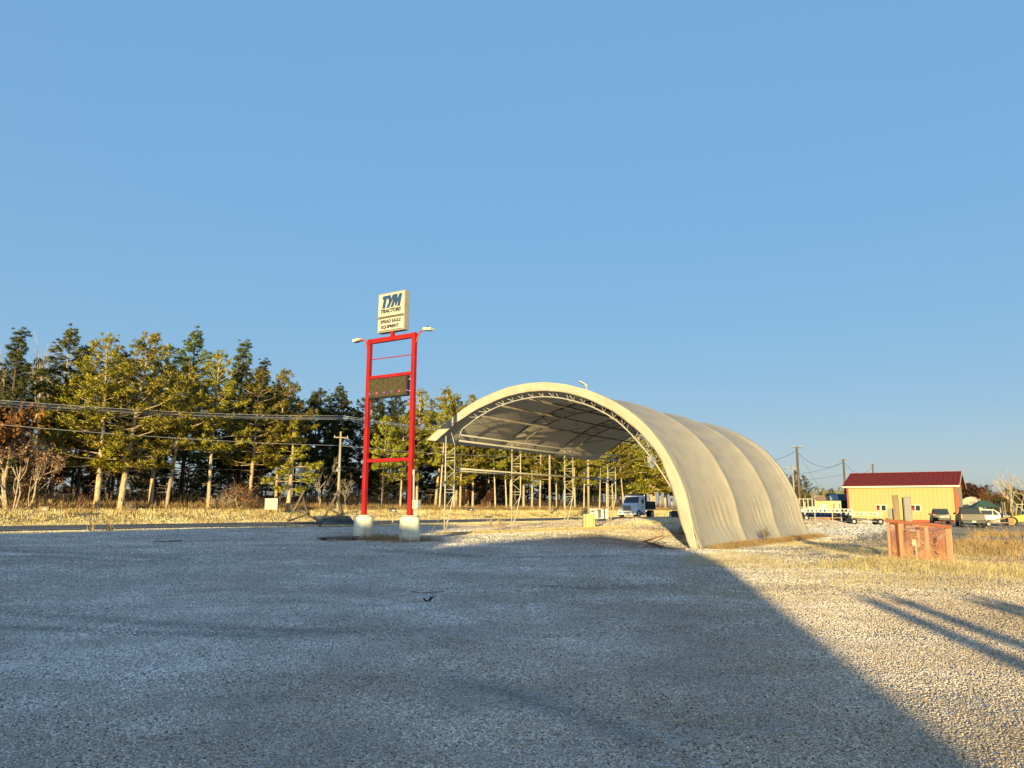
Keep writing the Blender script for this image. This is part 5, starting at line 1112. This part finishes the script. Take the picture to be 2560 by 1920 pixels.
# yellow forklift at the right edge
x, y = at(2545, 80), 80.0; o = thing('forklift', 'yellow rough-terrain forklift with black wheels at the right edge', 'forklift', G(x, y), math.pi - .25)
MB().loft([[(a_, -.62, z0), (a_, .62, z0), (a_, .62, z1), (a_, -.62, z1)] for (a_, z0, z1) in [(.75, .45, .95), (.3, .40, 1.05), (-.6, .40, 1.2), (-1.5, .42, 1.25), (-1.75, .55, 1.1)]]).build('body', M['liftyellow'], o, False, .05)
for s in (-1, 1):
    wheel(o, .75, s * .72, .46, .32, 'liftyellow'); wheel(o, -1.15, s * .66, .34, .24, 'liftyellow')
    MB().tube([(.35, s * .5, 1.0), (.15, s * .48, 2.15)], .045, 6).build('guard_post', M['liftyellow'], o); MB().tube([(-1.1, s * .5, 1.2), (-1.0, s * .48, 2.15)], .045, 6).build('guard_post', M['liftyellow'], o)
    MB().box((1.25, s * .38, 1.25), (.12, .1, 2.3)).build('mast_rail', M['rusty'], o); MB().box((1.85, s * .35, .12), (1.2, .14, .05)).build('fork', M['dumpblack'], o)
gd = MB().box((-.42, 0, 2.18), (1.4, 1.1, .06)).build('overhead_guard', M['door'], o); MB().box((1.36, 0, .55), (.08, 1.1, .7)).build('carriage', M['rusty'], o); MB().box((-.7, 0, 1.3), (.45, .5, .35)).build('seat', M['black'], o)
MB().lathe([(.02, 0), (.22, 0), (.24, .4), (.2, .55), (.02, .58)], 14, (-1.3, 0, 1.25)).build('tank', M['whitetrim'], o)
x, y = at(2492, 77), 77.0; o = thing('equipment_attachment', 'low rusty equipment attachment lying between the white car and the forklift', 'attachment', G(x, y), -.25)
MB().box((0, 0, .38), (2.6, .9, .10)).build('frame', M['rusty'], o); MB().bar((-.9, 0, .40), (1.2, 0, 1.0), .12, .14).build('boom', M['tanroof'], o); MB().box((1.1, 0, .5), (.5, .9, .7)).build('carrier', M['tanroof'], o)
for dx in (-.9,): [wheel(o, dx, s * .45, .24, .16) for s in (-1, 1)]

# ------------------------------------------------------------------ grass, weeds, undergrowth
def blades(pos, h, r, per=10, spread=0.12, wd=0.012, lean=0.45):
    n = len(pos); pos = np.repeat(np.asarray(pos, float), per, 0); hh_ = np.repeat(np.asarray(h, float), per) * r.uniform(.5, 1.1, n * per)
    pos = pos + np.c_[r.normal(size=(n * per, 2)) * spread, np.zeros(n * per)]
    an = r.uniform(0, 6.28, n * per); d = np.c_[np.cos(an), np.sin(an), np.zeros(n * per)]; le = r.uniform(.05, lean, n * per)[:, None]
    s = np.cross(d, [0, 0, 1.0]); s = s * np.cos(an * 3)[:, None] + d * np.sin(an * 3)[:, None]
    mid = pos + d * le * hh_[:, None] * .35 + np.c_[np.zeros((n * per, 2)), hh_ * .6]; tip = pos + d * le * hh_[:, None] + np.c_[np.zeros((n * per, 2)), hh_ * (1 - .25 * le[:, 0])]
    w2 = wd * r.uniform(.6, 1.3, (n * per, 1))
    V = np.concatenate([np.stack([pos - s * w2, pos + s * w2, mid], 1), np.stack([mid - s * w2 * .8, mid + s * w2 * .8, tip], 1)], 0)
    up = np.concatenate([d * .3 + np.array([0, 0, .5]) + 0 * d] * 2, 0); N_ = np.repeat(up[:, None, :], 3, 1) + r.normal(size=(len(up), 1, 3)) * .35
    return V, N_
def grass(name, label, a, b, h, m, r, **k):
    x, y = a * DX + b * NX, a * DY + b * NY; pos = np.stack([x, y, gab(a, b) - .02], 1)
    V, N_ = blades(pos, h, r, **k); return tag(mobj(name, tri_mesh(name, V), m), label, 'grass', None, 'stuff')
rg = np.random.default_rng(77)
def clump_mask(a, b, f, thr, r): return (np.sin(a * f + 2 * np.sin(b * f * .7)) + np.sin(b * f * 1.3 + 1.5 * np.sin(a * f * .6)) + r.normal(size=len(a)) * .6) > thr
# far bank along the wood
n = 15000; a = 5 + 190 * rg.random(n) ** 1.5; b = rg.uniform(55.8, 62.0, n); grass('bank_grass', 'tall dry yellow grass on the bank beyond the road', a, b, rg.uniform(.08, .30, n) * (0.7 + .6 * S(b, 57, 61)), M['grass'], rg, per=11, spread=.28, wd=.028)
n = 2600; a = rg.uniform(8, 90, n); b = 41.3 + rg.normal(size=n) * .7; grass('verge_grass', 'thin dry grass along the near edge of the road', a, b, rg.uniform(.04, .14, n), M['grass'], rg, per=8, spread=.2, wd=.015)
# yard grass right of the shelter and round the meter post
n = 15000; a = rg.uniform(17, 40, n); b = rg.uniform(-12, 9.5, n); x = a * DX + b * NX; y = a * DY + b * NY
k = (((x - 12.9) / 3.6) ** 2 + ((y - 22.2) / 2.7) ** 2 + rg.normal(size=n) * .35 < 1.0) & (y < 26.0)
grass('yard_grass', 'straw-coloured grass clump round the orange netting', a[k], b[k], rg.uniform(.10, .30, k.sum()), M['grass2'], rg, per=14, spread=.14, wd=.008, lean=.8)
n = 60000; a = rg.uniform(9, 44, n); b = rg.uniform(-16, 10.0, n); x = a * DX + b * NX; y = a * DY + b * NY
k = clump_mask(a, b, .55, .25, rg) & (y > 11.5) & (x / y > .22) & (x / y < .75)
grass('short_grass', 'short sparse dry grass over the sunny gravel at right', a[k], b[k], rg.uniform(.03, .12, k.sum()) * S(y[k], 9, 18), M['grass2'], rg, per=11, spread=.16, wd=.007, lean=1.2)
n = 2600; a = rg.uniform(31.5, 51, n); b = 10.9 + rg.normal(size=n) * .35; k = b < 11.15
grass('shelter_weeds', 'rust-brown weeds along the foot of the shelter wall', a[k], b[k], rg.uniform(.08, .32, k.sum()), M['grassd'], rg, per=9, spread=.14, wd=.009, lean=.7)
n = 9000; a = rg.uniform(34, 66, n); b = rg.uniform(-22, 3, n); k = clump_mask(a, b, .33, .55, rg)
grass('field_grass', 'dry brown grass in front of the parked cars', a[k], b[k], rg.uniform(.15, .5, k.sum()), M['grassd'], rg, per=9, spread=.25, wd=.016)
n = 700; a = 24.3 + rg.normal(size=n) * .8; b = rg.uniform(20.4, 24.6, n); grass('sign_weeds', 'dull weeds round the concrete bases of the sign', a, b, rg.uniform(.10, .32, n), M['grassd'], rg, per=8, spread=.12, wd=.008)
n = 1500; a = rg.uniform(31, 52, n); b = 24.6 + rg.normal(size=n) * .4; grass('sill_grass', 'dry grass along the open left side of the shelter', a, b, rg.uniform(.06, .22, n), M['grass2'], rg, per=8, spread=.14, wd=.01)
n = 5000; a = rg.uniform(52, 84, n); b = rg.uniform(24, 40, n); k = clump_mask(a, b, .4, .9, rg)
grass('mound_grass', 'dry grass patches on the gravel mound before the truck', a[k], b[k], rg.uniform(.1, .3, k.sum()), M['grass'], rg, per=8, spread=.2, wd=.016)
# brown undergrowth at the edge of the wood
n = 5200; a = 4 + 150 * rg.random(n) ** 1.2; b = rg.uniform(61.2, 66, n)
grass('undergrowth', 'rust-brown brush along the foot of the pines', a, b, rg.uniform(.3, 1.1, n), M['grassd'], rg, per=9, spread=.35, wd=.03, lean=.6)
n = 16000; a = rg.uniform(0, 170, n); b = rg.uniform(66, 96, n)
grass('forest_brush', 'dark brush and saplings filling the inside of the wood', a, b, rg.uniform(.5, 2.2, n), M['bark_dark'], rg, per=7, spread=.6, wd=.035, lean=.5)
# tall single stalks on the verge
for (px, b_, h_, lab) in [(236, 41.6, .85, 'tall dry grass tuft on the near road edge, left of its twin'), (278, 41.6, .85, 'tall dry grass tuft on the near road edge, right of its twin')]:
    x, y = along(px, b_); a_, bb_ = toab(x, y); r_ = np.random.default_rng(int(px))
    V, N_ = blades([(0, 0, 0)] * 6, [h_] * 6, r_, per=9, spread=.12, wd=.012, lean=.35)
    o = thing('grass_tuft', lab, 'grass tuft', G(x, y), 0); mobj('blades', tri_mesh('blades', V, N_), M['grass'], o)['kind'] = 'stuff'
# dead weed against the shelter wall
x, y = AB(38.6, 10.7); leaf_tree('barebush', x, y, 1.15, 'dead dark weed leaning on the shelter wall at the second hoop', None, 'bark_dark', None, 'dead_weed', 'weed', .5)

# ------------------------------------------------------------------ loose gravel: real stones near the camera
gm_me = bpy.data.meshes.new('gravel')
bands = [(3.6, 6.5, 4200), (6.5, 10, 2800), (10, 15, 1400), (15, 22, 620), (22, 32, 230), (32, 52, 95), (52, 98, 26)]
Vg, Fg, Dg = [], [], []
for (ya, yb, dn) in bands:
    m_ = max(6, int((yb - ya) / .35)); nx_ = 44
    for i in range(m_):
        y0_, y1_ = ya + (yb - ya) * i / m_, ya + (yb - ya) * (i + 1) / m_
        for j in range(nx_):
            q = []
            for (yy, f) in ((y0_, j / nx_), (y0_, (j + 1) / nx_), (y1_, (j + 1) / nx_), (y1_, j / nx_)):
                xx = (-.72 + 1.46 * f) * yy; q.append((xx, yy, 0.0))
            k = len(Vg); Vg += q; Fg.append((k, k + 1, k + 2, k + 3)); Dg.append(dn)
Va = np.array(Vg); Va[:, 2] = gab(Va[:, 0] * DX + Va[:, 1] * DY, Va[:, 0] * NX + Va[:, 1] * NY) + .003; Vg = Va.tolist()
cen = Va.reshape(-1, 4, 3).mean(1)[:, :2]; Dg = np.array(Dg, float)
for (c, wd) in TRACKS:                                   # fewer stones where wheels have pressed them in
    dd = np.min(np.linalg.norm(cen[:, None, :] - c[None, ::2, :], axis=2), axis=1); Dg *= 1 - .55 * np.clip(1.3 - dd / wd, 0, 1)
cb_ = cen[:, 0] * NX + cen[:, 1] * NY
Dg *= 1 - .70 * S(10.5 - cb_, 0, 2.5) * S(cen[:, 1], 24, 48) - .25 * S(10.5 - cb_, 0, 3) * S(cen[:, 1], 14, 20)   # soil shows through on the sunny side
Dg = np.maximum(Dg, 2).tolist()
gm_me.from_pydata(Vg, [], Fg); at_ = gm_me.attributes.new('dens', 'FLOAT', 'FACE'); at_.data.foreach_set('value', Dg)
gob = tag(mobj('gravel', gm_me), 'loose grey crushed stone covering the yard', 'gravel', None, 'stuff')
def stone_mat():
    m, t, b, N, L = nodes('crushed_stone')
    b.inputs['Roughness'].default_value = .85; b.inputs['Specular IOR Level'].default_value = .2
    oi = N('ShaderNodeObjectInfo'); rp = N('ShaderNodeValToRGB'); e = rp.color_ramp.elements
    for (p_, c_) in [(0, (.08, .07, .06)), (.25, (.22, .20, .17)), (.55, (.44, .395, .335)), (.82, (.62, .57, .50)), (1, (.92, .89, .83))]:
        el = e[0] if p_ == 0 else (e[1] if p_ == 1 else e.new(p_)); el.color = (*c_, 1)
    L(oi.outputs['Random'], rp.inputs[0])
    ge = N('ShaderNodeNewGeometry'); no = N('ShaderNodeTexNoise'); no.inputs['Scale'].default_value = .30; no.inputs['Detail'].default_value = 5; no.inputs['Roughness'].default_value = .65; L(ge.outputs['Position'], no.inputs[0])
    r2_ = N('ShaderNodeValToRGB'); e = r2_.color_ramp.elements; e[0].position = .34; e[0].color = (.66, .63, .58, 1); e[1].position = .62; e[1].color = (1.08, 1.08, 1.08, 1); L(no.outputs[0], r2_.inputs[0])
    mx = N('ShaderNodeMix'); mx.data_type = 'RGBA'; mx.blend_type = 'MULTIPLY'; mx.inputs[0].default_value = 1; L(rp.outputs[0], mx.inputs[6]); L(r2_.outputs[0], mx.inputs[7])
    # dusty brown tint, with warm sunlight put into the colour: strongest on the side of the yard away from the road, and on the mound behind the shelter
    def dotp(vx, vy):
        n = N('ShaderNodeVectorMath'); n.operation = 'DOT_PRODUCT'; n.inputs[1].default_value = (vx, vy, 0); L(ge.outputs['Position'], n.inputs[0]); return n.outputs['Value']
    def step(v, lo, hi):
        n = N('ShaderNodeMapRange'); n.interpolation_type = 'SMOOTHSTEP'; n.inputs[1].default_value = lo; n.inputs[2].default_value = hi; L(v, n.inputs[0]); return n.outputs[0]
    def op(k, x, y):
        n = N('ShaderNodeMath'); n.operation = k
        for q, v in enumerate((x, y)):
            if isinstance(v, (int, float)): n.inputs[q].default_value = v
            else: L(v, n.inputs[q])
        return n.outputs[0]
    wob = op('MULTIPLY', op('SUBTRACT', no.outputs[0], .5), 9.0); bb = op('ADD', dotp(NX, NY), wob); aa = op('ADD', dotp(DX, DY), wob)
    d1 = step(bb, 9.0, 0.0); d2 = op('MULTIPLY', step(aa, 36, 46), step(bb, 13, 18)); warm_tint = op('MULTIPLY', op('MAXIMUM', d1, d2), .72)
    m2 = N('ShaderNodeMix'); m2.data_type = 'RGBA'; m2.blend_type = 'MULTIPLY'; L(warm_tint, m2.inputs[0]); L(mx.outputs[2], m2.inputs[6]); m2.inputs[7].default_value = (.95, .76, .54, 1)
    d3 = op('MULTIPLY', step(aa, 22, 36), step(bb, 11, 7)); m3 = N('ShaderNodeMix'); m3.data_type = 'RGBA'; m3.blend_type = 'MULTIPLY'; L(d3, m3.inputs[0]); L(m2.outputs[2], m3.inputs[6]); m3.inputs[7].default_value = (.74, .62, .46, 1)  # further tan put into the colour of the far sunlit stones
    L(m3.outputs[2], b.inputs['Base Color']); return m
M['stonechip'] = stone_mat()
ng = bpy.data.node_groups.new('scatter_stones', 'GeometryNodeTree')
ng.interface.new_socket('Geometry', in_out='INPUT', socket_type='NodeSocketGeometry'); ng.interface.new_socket('Geometry', in_out='OUTPUT', socket_type='NodeSocketGeometry')
Nn = ng.nodes.new; Ln = ng.links.new
gi, go = Nn('NodeGroupInput'), Nn('NodeGroupOutput')
dp = Nn('GeometryNodeDistributePointsOnFaces'); na_ = Nn('GeometryNodeInputNamedAttribute'); na_.data_type = 'FLOAT'; na_.inputs['Name'].default_value = 'dens'
Ln(gi.outputs[0], dp.inputs['Mesh']); Ln(na_.outputs['Attribute'], dp.inputs['Density']); dp.inputs['Seed'].default_value = 4
# thin the stones into drifts and bare patches
pn = Nn('GeometryNodeInputPosition'); nz = Nn('ShaderNodeTexNoise'); nz.inputs['Scale'].default_value = .55; nz.inputs['Detail'].default_value = 3; Ln(pn.outputs[0], nz.inputs['Vector'])
mr = Nn('ShaderNodeMapRange'); mr.inputs[1].default_value = .36; mr.inputs[2].default_value = .62; mr.inputs[3].default_value = .90; mr.inputs[4].default_value = 1.05; Ln(nz.outputs[0], mr.inputs[0])
mm = Nn('ShaderNodeMath'); mm.operation = 'MULTIPLY'; Ln(na_.outputs['Attribute'], mm.inputs[0]); Ln(mr.outputs[0], mm.inputs[1]); Ln(mm.outputs[0], dp.inputs['Density'])
ico = Nn('GeometryNodeMeshIcoSphere'); ico.inputs['Radius'].default_value = 1.0; ico.inputs['Subdivisions'].default_value = 1
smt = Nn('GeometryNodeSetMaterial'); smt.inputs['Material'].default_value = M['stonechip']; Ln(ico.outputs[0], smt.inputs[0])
ip = Nn('GeometryNodeInstanceOnPoints'); Ln(dp.outputs['Points'], ip.inputs['Points']); Ln(smt.outputs[0], ip.inputs['Instance'])
rv = Nn('FunctionNodeRandomValue'); rv.data_type = 'FLOAT_VECTOR'; rv.inputs[0].default_value = (-.32, -.32, 0); rv.inputs[1].default_value = (.32, .32, 6.28); Ln(rv.outputs[0], ip.inputs['Rotation'])
rs = Nn('FunctionNodeRandomValue'); rs.data_type = 'FLOAT_VECTOR'; rs.inputs[0].default_value = (.0035, .0035, .002); rs.inputs[1].default_value = (.0125, .0115, .0062); rs.inputs['Seed'].default_value = 3
sd_ = Nn('ShaderNodeMath'); sd_.operation = 'MULTIPLY_ADD'; sp_ = Nn('ShaderNodeSeparateXYZ'); Ln(pn.outputs[0], sp_.inputs[0]); Ln(sp_.outputs['Y'], sd_.inputs[0]); sd_.inputs[1].default_value = .060; sd_.inputs[2].default_value = .72
nz2 = Nn('ShaderNodeTexNoise'); nz2.inputs['Scale'].default_value = .8; nz2.inputs['Detail'].default_value = 3; Ln(pn.outputs[0], nz2.inputs['Vector'])
mr2 = Nn('ShaderNodeMapRange'); mr2.inputs[1].default_value = .38; mr2.inputs[2].default_value = .66; mr2.inputs[3].default_value = .70; mr2.inputs[4].default_value = 1.40; Ln(nz2.outputs[0], mr2.inputs[0])
sm_ = Nn('ShaderNodeMath'); sm_.operation = 'MULTIPLY'; Ln(sd_.outputs[0], sm_.inputs[0]); Ln(mr2.outputs[0], sm_.inputs[1])
vm = Nn('ShaderNodeVectorMath'); vm.operation = 'SCALE'; Ln(rs.outputs[0], vm.inputs[0]); Ln(sm_.outputs[0], vm.inputs['Scale']); Ln(vm.outputs[0], ip.inputs['Scale'])
Ln(ip.outputs[0], go.inputs[0])
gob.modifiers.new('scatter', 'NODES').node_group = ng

# ------------------------------------------------------------------ barn, posts and an added shade block behind the camera, shading the yard
TE = math.tan(R(SUN_EL))
sdx, sdy = math.sin(R(SUN_AZ)), math.cos(R(SUN_AZ))
ROTS = math.pi / 2 - R(SUN_AZ)
def barn(name, label, v0, prof, depth, roofm):
    # prof: (u, v) where the sun's shadow of that point of the wall must fall; u to the right of the sun's path
    o = thing(name, label, 'building', (v0 * sdx, v0 * sdy, 0), ROTS)
    pts = [(-u, 0.0 if v is None else (v - v0) * TE + g) for (u, v, g) in prof]
    MB().prism(pts, -0.15, 0.0, 'x').build('front_wall', M['barn'], o)
    up = pts[1:-1]
    for i in range(len(up) - 1):
        (y0, z0), (y1, z1) = up[i], up[i + 1]
        MB().add([(-0.15, y0, z0), (-0.15, y1, z1), (-depth, y1, z1), (-depth, y0, z0), (-0.15, y0, z0 - .08), (-0.15, y1, z1 - .08), (-depth, y1, z1 - .08), (-depth, y0, z0 - .08)], [(0, 1, 2, 3), (7, 6, 5, 4), (0, 4, 5, 1), (2, 6, 7, 3), (1, 5, 6, 2), (3, 7, 4, 0)]).build('roof_panel', roofm, o)
    for (y, z) in (up[0], up[-1]): MB().box((-depth / 2 - 0.1, y + (0.06 if y > up[0][0] else -0.06) * 0, z / 2 - .06), (depth - .2, 0.1, z - .12)).build('side_wall', M['barn'], o)
    MB().box((0.03, (pts[0][0] + pts[-1][0]) / 2, 1.6), (0.06, 3.4, 3.2)).build('door', M['door'], o)
    return o
barn('storage_barn', 'round-roofed storage barn standing behind the camera, shading the yard', -24,
     [(2.0, None, 0), (1.95, 24, 0), (1.6, 30, 0), (0.8, 35, 0), (-0.45, 39.6, 0), (-1.6, 43.2, 0), (-2.8, 45.2, 0), (-3.8, 43.7, 0), (-4.6, 41, 0.05), (-6.6, 34.4, 0.1), (-8.5, 26.2, 0.2), (-8.8, None, 0)], 14, M['galv'])
barn('shade_block', 'unseen stepped block added behind the camera to shade the yard at left', -26,
     [(-7.7, None, 0), (-7.7, 24, .2), (-8.4, 33, .3), (-9.7, 37.5, .3), (-12.2, 39, .3), (-13.2, 52, .3), (-17, 63, .3), (-20, 63, .3), (-23.3, 59, .3), (-26, 50, .3), (-30, 34, .3), (-38, 26, .3), (-38, None, 0)], 12, M['redroof'])  # added block, its stepped outline set to cast the left-hand shadow
for (u, v0, ve, wd, lab) in [(3.75, -15.0, 15.5, .26, 'leftmost of the wooden posts behind the camera'), (4.3, -15.5, 15.8, .26, 'second wooden post behind the camera'), (5.6, -16, 15.5, .24, 'third wooden post behind the camera'), (5.95, -16.5, 16, .24, 'rightmost wooden post behind the camera')]:
    x, y = v0 * sdx + u * sdy, v0 * sdy - u * sdx; h = (ve - v0) * TE
    o = thing('wooden_post', lab, 'post', (x, y, 0), 0.3, 'posts behind the camera')
    MB().box((0, 0, h / 2), (wd, wd, h)).build('shaft', M['tanwood'], o, bevel=0.015); MB().box((0, 0, h + .02), (wd + .05, wd + .05, .04)).build('cap', M['wood'], o)
